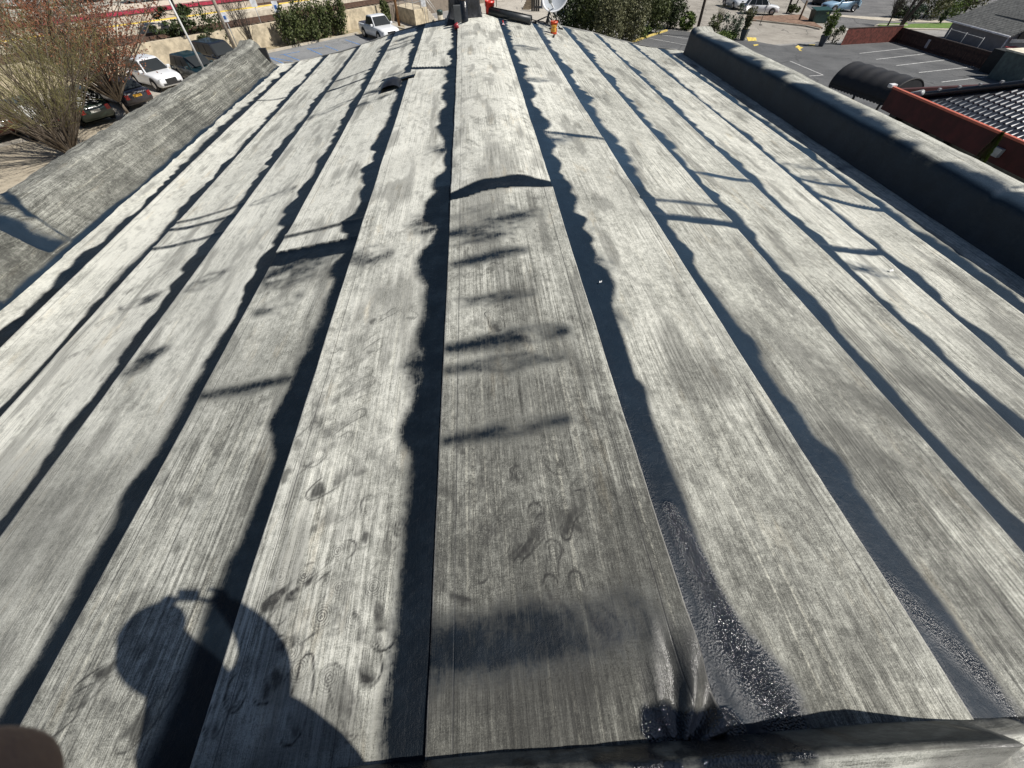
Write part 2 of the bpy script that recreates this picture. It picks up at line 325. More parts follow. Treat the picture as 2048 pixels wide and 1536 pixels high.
def strip_mesh(side, i):
    S = SEAMS_R if side == 'R' else SEAMS_L; sg = 1 if side == 'R' else -1
    Y1 = YS
    if side == 'C': x0 = seam(SEAMS_L, 0, Y1); x1 = seam(SEAMS_R, 0, Y1); nc = 124
    else:
        x0 = seam(S, i, Y1)-sg*.05; x1 = seam(S, i+1, Y1); nc = 112 if i < 2 else (70 if i < 4 else 44)
    t = np.linspace(0, 1, nc)
    X = x0[:, None]*(1-t)+x1[:, None]*t; Y = np.repeat(Y1[:, None], nc, 1)
    Y = np.minimum(Y, fary(X))
    sd = 5+i+(20 if side == 'L' else 0)+(35 if side == 'C' else 0)
    if side == 'C': ed = np.minimum(X-x0[:, None], x1[:, None]-X); dup_ = ed*0+1
    else: ed = np.abs(x1[:, None]-X); dup_ = sg*(X-seam(S, i, Y1)[:, None])
    Z = prof(X)
    lift = .010+.004*fbm(Y*1.3, X*0+sd, sd+3, 2)
    Z = Z+lift*np.clip(1-ed/.35, 0, 1)**1.5+.002
    if side != 'C': Z = Z-.012*np.clip(-dup_/.02, 0, 1)                                  # tucked under the strip above
    # relief: lengthwise swells, crosswise ripples, dimples
    rip = fbm(X*2.2+Y*.35, Y*9, sd+9, 3)-.5
    Z = Z+.012*rip*np.clip((Y-3)/5, .08, 1)*(1.2 if side == 'C' else .8)
    Z = Z+.007*(fbm(X*7, Y*.8, sd+12, 2)-.5)+.008*(fbm(X*3.2, Y*3.2, sd+15, 4)-.5)
    wr = np.abs(np.abs(x1[:, None]-X)-.14-.03*fbm(Y*.8, X*0, sd+1, 2)); Z = Z+.004*np.exp(-(wr/.018)**2)*np.clip(fbm(Y*.5, X*0, sd+2, 2)*3-1.2, 0, 1)
    if side == 'C': cap_ = np.clip((Y-3.66-.14*t[None, :])/.22, 0, 1)**.7; Z = Z+cap_*(.080*(1-np.clip(np.abs(X+.03)/.50, 0, 1)**2.4))+cap_*.012*(fbm(X*2.5+Y*.5, Y*11, 66, 3)-.5)*1.5+cap_*.010*np.clip((fbm(X*1.2, Y*7.5, 67, 2)-.5)*4, -1, 1)*np.clip(.25-X, 0, .5)*2
    # fields
    tar = np.full(X.shape, -3.0)
    if side != 'C': tar = np.maximum(tar, (band_w(side, i, Y)-dup_)/(.020+.085*np.clip(fbm(Y*.9, X*0, sd+31, 3)-.3, 0, 1)))
    lap_z = 0*X
    for (a, b_, top, wd) in LAPS.get((side, i), []):
        yl = a*(1-t)+b_*t+.02*(fbm(t*3, t*0, sd)-.5)
        if side == 'C': yl = a*(1-t)+b_*t+.06*np.sin(t*math.pi)
        dy = Y-yl[None, :]
        if top == 1: Z = Z+.014*np.clip(1-np.abs(dy+.0)/.5, 0, 1)*(dy < 0)+0; bd = dy-.0; tar = np.maximum(tar, np.minimum(bd+.01, (wd*(.75+.5*fbm(X*4, Y*0, sd+4, 2))-bd))/.022)
        elif top == -1: Z = Z+.013*np.clip(1-np.abs(dy)/.5, 0, 1)*(dy > 0); bd = -dy; tar = np.maximum(tar, np.minimum(bd+.01, (wd*(.6+.8*fbm(X*5, Y*0, sd+4, 2))-bd))/.022)
        else:
            Z = Z+.012*np.exp(-(dy/.035)**2); bd = np.abs(dy+.03); tar = np.maximum(tar, (wd*.42*(.5+1.0*fbm(X*5, Y*0, sd+4, 2))-bd)/.034)
    for (a, b1, c_, d_, wd, st) in SMEARS:
        if max(a, c_)+.4 < X.min() or min(a, c_)-.4 > X.max(): continue
        d, tt = seg_d(X, Y, a, b1, c_, d_)
        if side == 'C' : pass
        wv = wd*(.55+.9*fbm(X*6, Y*6, sd+8, 3))*(1-.35*np.abs(tt-.5)*2)
        if (side == 'C' and not (-.5 < (a+c_)/2 < .5)) or (side != 'C' and -.48 < (a+c_)/2 < .48): continue
        tar = np.maximum(tar, np.minimum((wv*1.35-d)/(.030+1.0*np.abs(wv)), st*1.7-1.15+2.4*(fbm(X*5, Y*9, sd+18, 3)-.5)-.45*np.abs(tt-.3)))
    # near right corner: wet mastic
    wet = 0*X
    d, _ = seg_d(X, Y, .54, .62, .62, .12); wet = np.maximum(wet, np.clip(1.35-d/(.03+.09*np.clip(.7-Y, 0, 1)), 0, 1))
    d, _ = seg_d(X, Y, .60, .12, .72, -.2); wet = np.maximum(wet, np.clip(1.3-d/.11, 0, 1))
    d, _ = seg_d(X, Y, 1.40, .25, 1.62, -.2); wet = np.maximum(wet, np.clip(1.2-d/.07, 0, 1)*.7)
    d, _ = seg_d(X, Y, .24, -.10, .48, -.13); bb = .05*(.6+.9*fbm(X*16, Y*16, 71, 3))-d; tar = np.maximum(tar, bb/.012); wet = np.maximum(wet, np.clip(bb/.01+.7, 0, 1))
    if side == 'R': tar = np.maximum(tar, (wet-.75)*2.6)
    if side == 'R': wet = np.maximum(wet, .45*np.clip(1-dup_/.05, 0, 1)*np.clip(2.2-Y, 0, 1))
    # crumpled corner of the centre strip
    sheen = 0*X
    if side == 'C':
        cr = np.clip(1-np.hypot((X-.42)/.22, (Y+.05)/.28), 0, 1)
        ang = np.arctan2(Y+.20, X-.30); Z = Z+cr*.030*(np.sin(ang*11+3*fbm(X*6, Y*6, 77, 2)))+cr*.014
        sheen = np.clip(cr*2.2, 0, 1); 
    smg = 0*X; rr = 0*X; rm = 0*X
    for (fx, fy, an, L, st, rg_) in FEET:
        if fx+.3 < X.min() or fx-.3 > X.max(): continue
        tx, ty = -math.sin(an), math.cos(an)
        lx = (X-fx); ly = (Y-fy); s = (lx*tx+ly*ty)/L; q = lx*ty-ly*tx
        mk = (np.abs(s) < .8) & (np.abs(q) < .12)
        if not mk.any(): continue
        q = q+.030*np.sin(s*2.4+fx*9); ww = (.034+.012*np.cos(s*5+fy*7))*(.75+.5*fbm(X*6, Y*6, 95, 2)); d = np.hypot(np.maximum(np.abs(s)-.36, 0)*L, q)-ww
        body = np.clip(-d/.015, 0, 1)*np.clip(.85-s*1.1, .08, 1)
        rim = np.maximum(np.exp(-((d)/.0055)**2)*np.clip(fbm(X*11, Y*11, 91, 2)*3.4-1.2, 0, 1), .8*np.exp(-((d+.016)/.004)**2)*np.clip(fbm(X*12, Y*12, 96, 2)*4-1.9, 0, 1))
        smg = np.maximum(smg, np.where(mk, min(1.3, st*(1.6 if fy < 1 else 1.35))*np.maximum(body*.9*np.clip(fbm(X*14+s*2, Y*14, 92, 4)*4.2-1.7, 0, 1), rim*1.0), 0))
        r = np.hypot(lx-tx*L*.30, ly-ty*L*.30); m2 = np.clip(1.25-r/.052, 0, 1)*st*rg_
        rr = np.where(m2 > rm, r, rr); rm = np.maximum(rm, m2)
    dap = fbm((X+Y*.55)*19+fbm(X*3, Y*3, sd, 2)*3, (Y-X*.8)*6, sd+2, 5); lf = .62 if side == 'L' else (.80 if side == 'C' else .55)
    smg = np.maximum(smg, lf*np.clip((dap-.51)*3.4, 0, .8)*np.clip((fbm(X*22, Y*22, sd+3, 3)-.3)*3, .2, 1))  # diagonal dapples: shade of the wrinkles painted into the membrane colour
    fx_ = fbm(X*1.2, Y*1.2, 33, 3)
    smg = np.maximum(smg, np.clip((fx_-.46)*3, 0, .65)*np.clip(1.2-Y*.35, .25, 1)); stn = fbm(X*6, Y*1.4, sd+50, 4); smg = np.maximum(smg, np.clip((stn-.56)*4, 0, .55))
    d, _ = seg_d(X, Y, -.50, .17, .26, .20)
    if side == 'C':
        n_ = fbm(X*5, Y*7, 21, 3)
        tar = np.maximum(tar, np.minimum((.085*(.5+n_)-d)/.085, .45-.9*np.clip(X+.05, 0, .4)+.9*(fbm(X*8, Y*8, 28, 3)-.5))); smg = np.maximum(smg, .85*np.clip(1.3-np.abs(Y-.02)/.10, 0, 1)*np.clip(.35-X, 0, .3)/.3)
        smg = np.maximum(smg, .55*np.clip(1.2-Y, 0, 1)*np.clip((n_-.35)*3, 0, 1)); smg = np.maximum(smg, .85*np.clip((.50-Y)/.35, 0, 1)*np.clip((fbm(X*4, Y*4, 23, 4)-.36)*5, 0, 1)*np.clip(1.2-np.abs(X+.12)/.35, 0, 1))
    if side == 'R' and i in (1, 2): smg = np.maximum(smg, .75*np.clip((fbm(X*3+Y*2, Y*3, 45+i, 4)-.45)*4, 0, 1)*np.clip(2.4-Y, 0, 1)*np.clip(dup_*3, 0, 1))
    if side == 'L' and i == 0: smg = np.maximum(smg, .7*np.clip((fbm(X*5, Y*5, 52, 3)-.45)*4, 0, 1)*np.clip(.55-Y, 0, .4)/.4)
    # lighter on the left slope and far away, browner and darker on top near the worker's feet
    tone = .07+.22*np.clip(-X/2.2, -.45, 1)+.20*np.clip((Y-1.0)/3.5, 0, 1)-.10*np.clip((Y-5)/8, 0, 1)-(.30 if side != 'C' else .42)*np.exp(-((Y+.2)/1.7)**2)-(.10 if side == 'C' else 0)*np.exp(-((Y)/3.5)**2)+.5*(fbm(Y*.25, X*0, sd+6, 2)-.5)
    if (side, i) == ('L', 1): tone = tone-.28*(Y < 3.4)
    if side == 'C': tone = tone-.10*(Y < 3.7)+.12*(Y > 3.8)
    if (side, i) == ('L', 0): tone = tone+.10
    dust_sky_tint = np.full(X.shape, {'R': .62, 'C': .1, 'L': .0}[side])*np.clip(.30+X*0+Y*.14, 0, 1)*(1 if i else .6)  # strength of dust and painted sky reflection, strongest on the right bands
    dust_sky_tint = dust_sky_tint+.12*(Y > 4)
    # skirt along the exposed edges
    def skirt(k, col):
        sx = X[:, col]; return np.stack([sx, Y[:, col], prof(sx)-.012], -1)
    nr = len(Y1); V = np.stack([X, Y, Z], -1)
    uvo = (sd*3.1, sd*5.7)
    Uu = (X if side == 'C' else np.abs(x1[:, None]-X))+uvo[0]; Vv = Y+uvo[1]
    A = {'tar': tar, 'smudge_shade': smg, 'ringr': rr, 'ringm': rm, 'edge': ed+.0, 'wet': wet, 'tone': tone, 'sheen': sheen, 'dust_sky_tint': dust_sky_tint}
    pads = [1] if side != 'C' else [0, 1]
    for pd in pads:
        col = -1 if pd == 1 else 0
        ex = skirt(0, col)[:, None, :]
        f = (lambda a, e: np.concatenate([a, e], 1)) if pd == 1 else (lambda a, e: np.concatenate([e, a], 1))
        V = f(V, ex); Uu = f(Uu, Uu[:, [col]]); Vv = f(Vv, Vv[:, [col]])
        for k in A: A[k] = f(A[k], A[k][:, [col]] if k != 'tone' else A[k][:, [col]]-.3)
    nc2 = V.shape[1]
    if side == 'L':                                  # keep face normals pointing up
        V = V[:, ::-1]; Uu = Uu[:, ::-1]; Vv = Vv[:, ::-1]; A = {k: a[:, ::-1] for k, a in A.items()}
    o = gridmesh('membrane_strip', V.reshape(-1, 3), nr, nc2, M_ROOF, building, np.stack([Uu.ravel(), Vv.ravel()], -1), A)
    onb(o); o['group'] = 'membrane strips of the vaulted roof'
    return o
# lowest strips first
for i in range(5, -1, -1):
    strip_mesh('R', i); strip_mesh('L', i)
strip_mesh('C', 0)

# parapets: membrane-wrapped upstands along both eaves
def parapet(sec, y0, y1, flare_dir, name, folds):
    """sec: list of (x,z) from the roof side over the top to the outside"""
    n = 46; P = np.array(sec); s = np.r_[0, np.cumsum(np.hypot(*np.diff(P, axis=0).T))]; t = np.linspace(0, s[-1], n)
    px = np.interp(t, s, P[:, 0]); pz = np.interp(t, s, P[:, 1])
    for _ in range(2): px[1:-1] = (px[:-2]+2*px[1:-1]+px[2:])/4; pz[1:-1] = (pz[:-2]+2*pz[1:-1]+pz[2:])/4
    Yv = np.arange(y0, y1, .035); X = np.repeat(px[None], len(Yv), 0); Z = np.repeat(pz[None], len(Yv), 0); Y = np.repeat(Yv[:, None], n, 1)
    T = np.repeat(t[None], len(Yv), 0); seed = 3 if flare_dir > 0 else 8
    wob = (fbm(T*5, Y*1.3, seed, 3)-.5); env = np.sin(np.clip(T/s[-1], 0, 1)*math.pi)
    Z = Z+.022*wob*env+.015*(fbm(Y*.8, T*0, seed+2, 3)-.5)*env; X = X+.022*(fbm(T*6, Y*2.1, seed+4, 3)-.5)*env
    tar = np.full(X.shape, -3.0); smg = .25*np.clip((fbm(T*9, Y*3, seed+6, 4)-.5)*4, 0, 1)
    wrk = 1-np.abs(fbm(T*3.2+Y*.9, Y*2.6-T*1.2, seed+20, 3)*2-1); Z = Z+(.034 if flare_dir > 0 else .006)*np.clip(wrk-.74, 0, 1)*4*env*.6; wv_ = fbm(Y*.9, T*1.2, seed+40, 3)-.5; X = X+.05*wv_*env*(flare_dir > 0)
    if flare_dir > 0:
        ln_ = 4.72-.55*(T/s[-1]); bul = np.clip((ln_-Y)/.07, 0, 1)*np.clip(1-(ln_-Y)/1.6, .35, 1); X = X+.22*bul*env; Z = Z+.16*bul*env*(.6+1.3*(fbm(T*4, Y*4, 88, 3)-.5)); dd_ = Y-ln_; tar = np.maximum(tar, np.minimum((.36*(.4+fbm(T*4, Y*4, 89, 3))-dd_)/.10, dd_/.02+.3)*(T > .12)-3*(T <= .12)); d9, _ = seg_d(T*1.0, Y, .55, 5.02, .95, 5.35); tar = np.maximum(tar, (.05*(.5+fbm(T*7, Y*7, 86, 3))-d9)/.03)
        smg = np.maximum(smg, .55*bul*np.clip((fbm(T*5, Y*5, 87, 4)-.42)*5, 0, 1))
    for (fy, wdt, amp) in folds:
        f = fy+.25*(T/s[-1]-.5); dd = (Y-f); ed_ = np.clip(dd/.03, 0, 1)*np.clip(1-dd/.45, 0, 1)*(dd > 0)
        Z = Z-amp*.6*np.exp(-(dd/wdt)**2)*env; X = X+flare_dir*amp*np.exp(-((dd)/wdt)**2)*env
        tar = np.maximum(tar, (wdt*.35*(.5+fbm(T*6, Y*0, seed+5, 2))-np.abs(dd-.06))/.03)
    endf = np.clip((Y-(y1-.35))/.35, 0, 1)**2
    Z = Z+.07*endf*env
    smg = np.maximum(smg, (.85 if flare_dir < 0 else 0)*(T < .50)*np.clip(1.5-T*1.3, 0, 1))  # right inner face: its shade painted in as a dark tone
    tar = np.maximum(tar, ((.10 if flare_dir > 0 else .75)*(.4+fbm(Y*2.2, T*0, seed+7, 3))-T)/(.03 if flare_dir > 0 else .14))  # tar at the foot; on the right carried upward as painted shade
    A = {'tar': tar, 'smudge_shade': smg, 'ringr': 0*X, 'ringm': 0*X, 'edge': T*0+1.0-.92*(np.abs(T-s[-1]*.62) < .02), 'wet': 0*X, 'tone': 0*X+(-.50 if flare_dir > 0 else .0)-.12*(T < .3)+.25*(fbm(T*14, Y*.12, seed+9, 3)-.5)*2, 'sheen': 0*X, 'dust_sky_tint': 0*X+.3}
    V = np.stack([X, Y, Z], -1); Uu = T*1.0+50; Vv = Y+seed*3
    if flare_dir > 0: V = V[:, ::-1]; Uu = Uu[:, ::-1]; Vv = Vv[:, ::-1]; A = {k: a[:, ::-1] for k, a in A.items()}
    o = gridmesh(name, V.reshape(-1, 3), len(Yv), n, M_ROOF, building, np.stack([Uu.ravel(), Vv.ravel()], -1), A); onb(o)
    # end face
    return o
pl = parapet([(-5.38, -.885), (-5.50, -.84), (-5.62, -.66), (-5.74, -.44), (-5.88, -.375), (-6.08, -.375), (-6.20, -.40), (-6.24, -.50), (-6.25, -1.1)], -.3, 13.75, +1, 'parapet', [(5.05, .05, .05), (3.75, .22, .10)])
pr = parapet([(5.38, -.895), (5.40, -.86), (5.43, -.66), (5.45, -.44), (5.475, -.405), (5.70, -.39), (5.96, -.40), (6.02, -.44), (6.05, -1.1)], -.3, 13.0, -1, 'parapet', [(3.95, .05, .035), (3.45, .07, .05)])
# body of the building below the roof: walls, closing pieces, eave edge
mw = mat('painted_block_wall', (.42, .40, .36), .9, bump=.01, bscale=12)
mb = MB()
outl = [(-6.22, -.3)]+[(x, fary(x)-.03) for x in np.linspace(-6.22, 6.02, 26)]+[(6.02, -.3)]
wv = []; wf = []
for (x, y) in outl: wv += [(x, y, gz(x)-.3), (x, y, float(prof(np.array(x)))-.05)]
nn = len(outl)
for i in range(nn): j = (i+1) % nn; wf.append((2*j, 2*i, 2*i+1, 2*j+1))
mb.add(wv, wf)
onb(mb.build('wall', mw, building))
mb = MB()                                              # metal drip edge along the far eave
xs = np.linspace(-5.4, 5.4, 60)
pts = [(x, fary(x)+.005, float(prof(np.array(x)))+.006) for x in xs]
mb.tube(pts, .022, 6)
onb(mb.build('drip_edge', mat('tarred_edge', (.20, .20, .19), .6), building))
for sx, x0, x1, yy in ((1, -6.22, -5.45, 13.7), (-1, 5.42, 6.02, 12.95)):
    mb = MB().box((x0+.03, yy-.10, -1.0), (x1-.1 if sx > 0 else x1-.03, yy-.02, -.46)); onb(mb.build('parapet_end', mat('tar_dark', (.02, .02, .022), .5), building))

# near upstand: the membrane turns up over a low curb where the photographer stands
def curb_sheet():
    t = np.linspace(0, 1, 46); xs_ = np.arange(-2.6, 5.4, .012)
    yb = np.interp(xs_, [-2.6, -.3, .13, .38, 1.0, 1.61, 3, 5.4], [-.11, -.120, -.135, -.140, -.155, -.190, -.20, -.22])
    T = np.repeat(t[None], len(xs_), 0); X = np.repeat(xs_[:, None], 46, 1)
    Y = yb[:, None]-T*.42
    hh = np.interp(xs_, [-2.6, -.5, .1, .4, .75, 1.15, 1.36, 1.6, 5.4], [.12, .13, .14, .17, .24, .35, .06, .03, .03])[:, None]; Z = prof(X)+.010+hh*np.clip(T*7, 0, 1)**1.0; Y = yb[:, None]-.03*np.clip(T*7, 0, 1)-.40*np.clip(T-.13, 0, 1); Z = Z-(hh-.10)*np.clip((T-.15)/.25, 0, 1)*(hh > .10)
    Z = Z+.020*(fbm(X*5, T*3, 61, 3)-.5)+.018*(fbm(X*16, T*8, 62, 4)-.5)
    Z[:, 0] = prof(X[:, 0])-.01
    n1 = fbm(X*4, T*3, 63, 4)
    tar = (n1-.56)*14; dk = np.clip(1-np.abs(X-.42)/.18, 0, 1); tar = np.maximum(tar, dk*3-.8)
    sheen = np.clip((fbm(X*5, T*5.0, 64, 3)-.38)*6, 0, 1)*(X > .2)
    A = {'tar': tar, 'smudge_shade': np.maximum(.35*np.clip((n1-.4)*4, 0, 1), .92*(T < .17)), 'ringr': 0*X, 'ringm': 0*X, 'edge': 1+0*X, 'wet': np.clip(tar, 0, 1)*.8, 'tone': .08+0*X, 'sheen': sheen*(T > .15), 'dust_sky_tint': 0*X}  # rising face of the curb painted dark for its own shade
    V = np.stack([X, Y, Z], -1)
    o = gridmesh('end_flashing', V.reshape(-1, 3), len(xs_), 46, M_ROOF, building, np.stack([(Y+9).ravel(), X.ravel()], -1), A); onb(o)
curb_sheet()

# ================================================================== ground
def P2(*pp): return [at(*p) for p in pp]
def sheet(name, pix, m_, h, label=None, kind='structure', world=None, thick=0.0):
    pts = [(p.x, p.y) for p in P2(*pix)] if pix else world
    mb = MB(); n = len(pts)
    if thick: mb.prism(pts, lambda x, y: gz(x)-.02, lambda x, y: gz(x)+h)
    else:
        A = sum(pts[i][0]*pts[(i+1) % n][1]-pts[(i+1) % n][0]*pts[i][1] for i in range(n))
        if A < 0: pts = pts[::-1]
        mb.add([(x, y, gz(x)+h) for x, y in pts], [tuple(range(n))])
    o = mb.build(name, m_); return tag(o, label, kind=kind)
def ground_mat(name, c, c2, rough=.9, sc1=.35, crack=True, fine=.3):
    m, nt, b = nt_new(name); g = G(nt); P = g.pos()
    f = g.noise(P, sc1, 7, .68, .4); f2 = g.noise(P, 9, 5, .7); f3 = g.noise(P, 60, 3, .7)
    v = g.m('ADD', g.m('MULTIPLY', f, .6), g.m('ADD', g.m('MULTIPLY', f2, .25), g.m('MULTIPLY', f3, fine)))
    col = g.mix(g.ss(v, .42, .74), c, c2)
    if crack:
        wv = g.n('TexVoronoi', feature='DISTANCE_TO_EDGE'); g.put(wv, 'Vector', g.vec(*[g.m('ADD', x, g.m('MULTIPLY', g.noise(P, .8, 3), 2.2)) for x in [g.n('SeparateXYZ', i_Vector=P).outputs[k] for k in (0, 1)]])); wv.inputs['Scale'].default_value = .16
        ck = g.m('MULTIPLY', g.ss(wv.outputs[0], 0, .012, 1, 0), g.ss(g.noise(P, .12, 2), .45, .6))
        col = g.mix(g.m('MULTIPLY', ck, .7), col, (.03, .03, .03))
    nt.links.new(col, b.inputs['Base Color']); b.inputs['Roughness'].default_value = rough
    bn = g.n('Bump'); g.put(bn, 'Height', f3); bn.inputs['Distance'].default_value = .02; nt.links.new(bn.outputs[0], b.inputs['Normal'])
    return m
M_ASPH = ground_mat('dark_asphalt', (.070, .072, .074), (.135, .137, .137))
M_ASPL = ground_mat('worn_asphalt', (.20, .195, .185), (.33, .32, .30))
M_LOT = ground_mat('pale_concrete_lot', (.36, .33, .28), (.52, .48, .41))
M_STALL = ground_mat('grey_blue_asphalt', (.17, .175, .18), (.27, .275, .275))
M_SOIL = ground_mat('straw_and_soil', (.08, .06, .045), (.46, .40, .30), sc1=1.8, crack=False, fine=.5)
M_DRY = ground_mat('dry_strip', (.20, .16, .10), (.42, .36, .24), sc1=1.2, crack=False)
M_MULCH = ground_mat('leaf_mulch', (.10, .055, .035), (.34, .22, .15), sc1=2.2, crack=False)
M_GRASS = ground_mat('lawn', (.06, .12, .02), (.17, .26, .05), sc1=1.5, crack=False)
M_CONC = ground_mat('concrete', (.38, .34, .27), (.58, .53, .44), sc1=1.0, crack=False)
M_BALL = ground_mat('ballast', (.09, .075, .06), (.24, .20, .16), sc1=3, crack=False, fine=.5)
mbg = MB(); mbg.add([(x, y, gz(x)) for x, y in ((-700, -60), (700, -60), (700, 900), (-700, 900))], [(0, 1, 2, 3)])
tag(mbg.build('ground', ground_mat('far_ground', (.22, .20, .17), (.40, .37, .32))), kind='structure')
# left: pale lot and soil bed beside the building
sheet('parking_lot', [(-900, 500), (-300, -20), (300, -60), (530, 97), (704, 61), (820, 40), (1000, 30), (1000, 60), (820, 260), (400, 300), (200, 500)], M_LOT, .012)
sheet('soil_bed', [(-500, 520), (-260, 330), (-20, 300), (150, 262), (330, 205), (380, 240), (300, 420), (0, 620)], M_SOIL, .024)
sheet('accessible_stalls', [(478, 128), (540, 106), (706, 70), (830, 62), (870, 110), (560, 230), (430, 200)], M_STALL, .022)
sheet('planting_strip', [(440, 122), (531, 95), (704, 60), (808, 52), (812, 60), (707, 69), (540, 104), (446, 130)], M_DRY, .05, thick=1)
# right: dark car park, street, islands, lawns
sheet('plaza', [(940, -30), (1110, -40), (1120, 70), (930, 60)], M_LOT, .03)
sheet('street', [(1230, 20), (1290, -90), (2600, -150), (2700, 40), (1820, 62), (1780, 70), (1700, 78), (1480, 95), (1400, 75)], M_ASPL, .010)
sheet('car_park', [(1262, 87), (1340, 60), (1400, 66), (1480, 78), (1560, 92), (1665, 86), (1780, 80), (2000, 145), (2500, 500), (1700, 460), (1300, 260)], M_ASPH, .022)
sheet('far_lot', [(1590, -10), (1640, 36), (1660, 55), (1770, 58), (2060, 40), (2000, -90), (1560, -90)], ground_mat('mid_asphalt', (.10, .10, .10), (.19, .185, .18)), .02)
sheet('mulch_island', [(1490, 37), (1520, 34), (1600, 31), (1622, 43), (1645, 58), (1612, 52), (1540, 44), (1497, 42)], M_MULCH, .12, thick=1)
sheet('lawn', [(1822, 48), (1905, 46), (2200, 44), (2200, 58), (1890, 57), (1800, 56)], M_GRASS, .035)
sheet('kerb_strip', [(1750, 53), (1756, 48), (1815, 46), (1815, 50), (1800, 55), (1758, 56)], M_GRASS, .032)
sheet('sidewalk', [(1640, 28), (1800, 38), (1905, 42.5), (2200, 40), (2200, 44), (1905, 46), (1815, 45), (1740, 40), (1650, 31)], M_CONC, .04)
sheet('sidewalk', [(1748, 53), (1752, 57), (1800, 58.5), (1900, 60.5), (2200, 62), (2200, 59), (1900, 58), (1800, 56.5), (1757, 54.5), (1754, 51.5), (1758, 50), (1815, 52), (1815, 50.5), (1756, 48.8), (1750, 50.5)], M_CONC, .05)
# kerbs
def ribbon(name, pix, w_, h, m_, label, cat, kind=None, dz=0.0, group=None):
    pts = [at(*p) for p in pix]; mb = MB()
    L = []; R = []
    for i, p in enumerate(pts):
        d = (pts[min(i+1, len(pts)-1)]-pts[max(i-1, 0)]); d.z = 0; d.normalize(); nn = Vector((-d.y, d.x, 0))*w_/2
        L.append(p+nn); R.append(p-nn)
    vs = []
    for a, b_ in zip(L, R):
        for q, z in ((a, 0), (b_, 0), (b_, h), (a, h)): vs.append((q.x, q.y, gz(q.x)+dz+z))
    fs = []
    for i in range(len(pts)-1):
        k = i*4
        for j in range(4): fs.append((k+j, k+(j+1) % 4, k+4+(j+1) % 4, k+4+j))
    fs += [(3, 2, 1, 0), tuple(len(vs)-4+j for j in range(4))]
    mb.add(vs, fs); o = mb.build(name, m_)
    bm = bmesh.new(); bm.from_mesh(o.data); bmesh.ops.recalc_face_normals(bm, faces=bm.faces); bm.to_mesh(o.data); bm.free()
    return tag(o, label, cat, group, kind)
ribbon('kerb', [(440, 130), (540, 105), (620, 87.5), (705, 70.5), (716, 68)], .22, .16, M_CONC, None, None, 'structure')
ribbon('kerb', [(790, 55), (812, 60.5), (850, 58)], .3, .16, M_CONC, None, None, 'structure')
ribbon('kerb', [(1255, 88), (1266, 85), (1300, 73), (1333, 62.5)], .26, .15, mat('yellow_kerb_paint', (.62, .48, .14), .8), None, None, 'structure')
ribbon('kerb', [(1490, 40), (1540, 45.5), (1612, 53.5), (1640, 60)], .2, .15, M_CONC, None, None, 'structure')
# painted markings
def line(pa, pb, w_, m_, nm='painted_line', h=.034):
    a, b_ = at(*pa), at(*pb); d = (b_-a); d.z = 0; d.normalize(); nn = Vector((-d.y, d.x, 0))*w_/2
    q = [a+nn, a-nn, b_-nn, b_+nn]; mb = MB(); mb.add([(v.x, v.y, gz(v.x)+h) for v in q], [(0, 1, 2, 3)]); return tag(mb.build(nm, m_), kind='structure')
M_WL = mat('white_line_paint', (.62, .62, .60), .8, var=.35, scale=6); M_BLU = mat('blue_line_paint', (.10, .24, .52), .8, var=.4, scale=5); M_YEL = mat('yellow_line_paint', (.75, .52, .12), .8, var=.5, scale=5)
for a, b_ in (((1719, 107.5), (1814, 97)), ((1752, 119.5), (1852, 108)), ((1792, 132), (1895, 120)), ((1837, 146), (1948, 134)), ((1882, 165), (2010, 150)),
              ((1300, 77.5), (1400, 96)), ((1324, 70.5), (1400, 82)), ((1580, 123), (1646, 151)), ((1646, 151), (1618, 153))): line(a, b_, .10, M_WL)
for a, b_ in (((531, 112), (583, 135)), ((567, 109.5), (606, 124)), ((615, 97.5), (650, 113)), ((540, 116), (600, 126)), ((650, 92), (676, 102)), ((690, 80), (720, 90)), ((645, 96), (615, 99)), ((600, 104), (560, 111)), ((500, 121), (560, 150)), ((480, 128), (530, 160))): line(a, b_, .11, M_BLU)
def blob(pix, m_, h=.036): sheet('painted_arrow', pix, m_, h)
blob([(1590, 95), (1596, 91), (1600, 94), (1606, 96), (1600, 99), (1604, 103), (1598, 102), (1596, 98)], M_YEL)
blob([(1493, 75), (1512, 76), (1513, 82), (1496, 83)], M_YEL); blob([(1506, 90), (1515, 89), (1517, 91), (1508, 93)], M_YEL)
blob([(1617, 89.5), (1630, 90), (1628, 92), (1616, 91.5)], M_YEL); blob([(1675, 57.6), (1735, 61), (1736, 62.5), (1676, 59)], M_WL, .03)

# ================================================================== railway behind the retaining wall
W0, W1 = at(531, 96), at(704, 61)
wd = (W1-W0); wd.z = 0; wd.normalize(); wnrm = Vector((-wd.y, wd.x, 0))
if wnrm.y < 0: wnrm = -wnrm
WH = topz(W0, 50.0)-W0.z
def rail_pt(s, off, z): 
    p = W0+wd*s+wnrm*off; return Vector((p.x, p.y, gz(p.x)+z))
def slab(name, s0, s1, o0, o1, z0, z1, m_, label=None, cat=None, kind=None, parent=None, group=None):
    mb = MB(); vs = [rail_pt(s, o, z) for z in (z0, z1) for s, o in ((s0, o0), (s1, o0), (s1, o1), (s0, o1))]
    mb.add(vs, [(0, 3, 2, 1), (4, 5, 6, 7), (0, 1, 5, 4), (1, 2, 6, 5), (2, 3, 7, 6), (3, 0, 4, 7)])
    o = mb.build(name, m_, parent)
    bm = bmesh.new(); bm.from_mesh(o.data); bmesh.ops.recalc_face_normals(bm, faces=bm.faces); bm.to_mesh(o.data); bm.free()
    return tag(o, label, cat, group, kind)
M_WALL = mat('stained_concrete', (.50, .43, .31), .92, var=.32, scale=1.6, bump=.02, bscale=6)
SR = (at(800, 50)-W0).dot(wd)
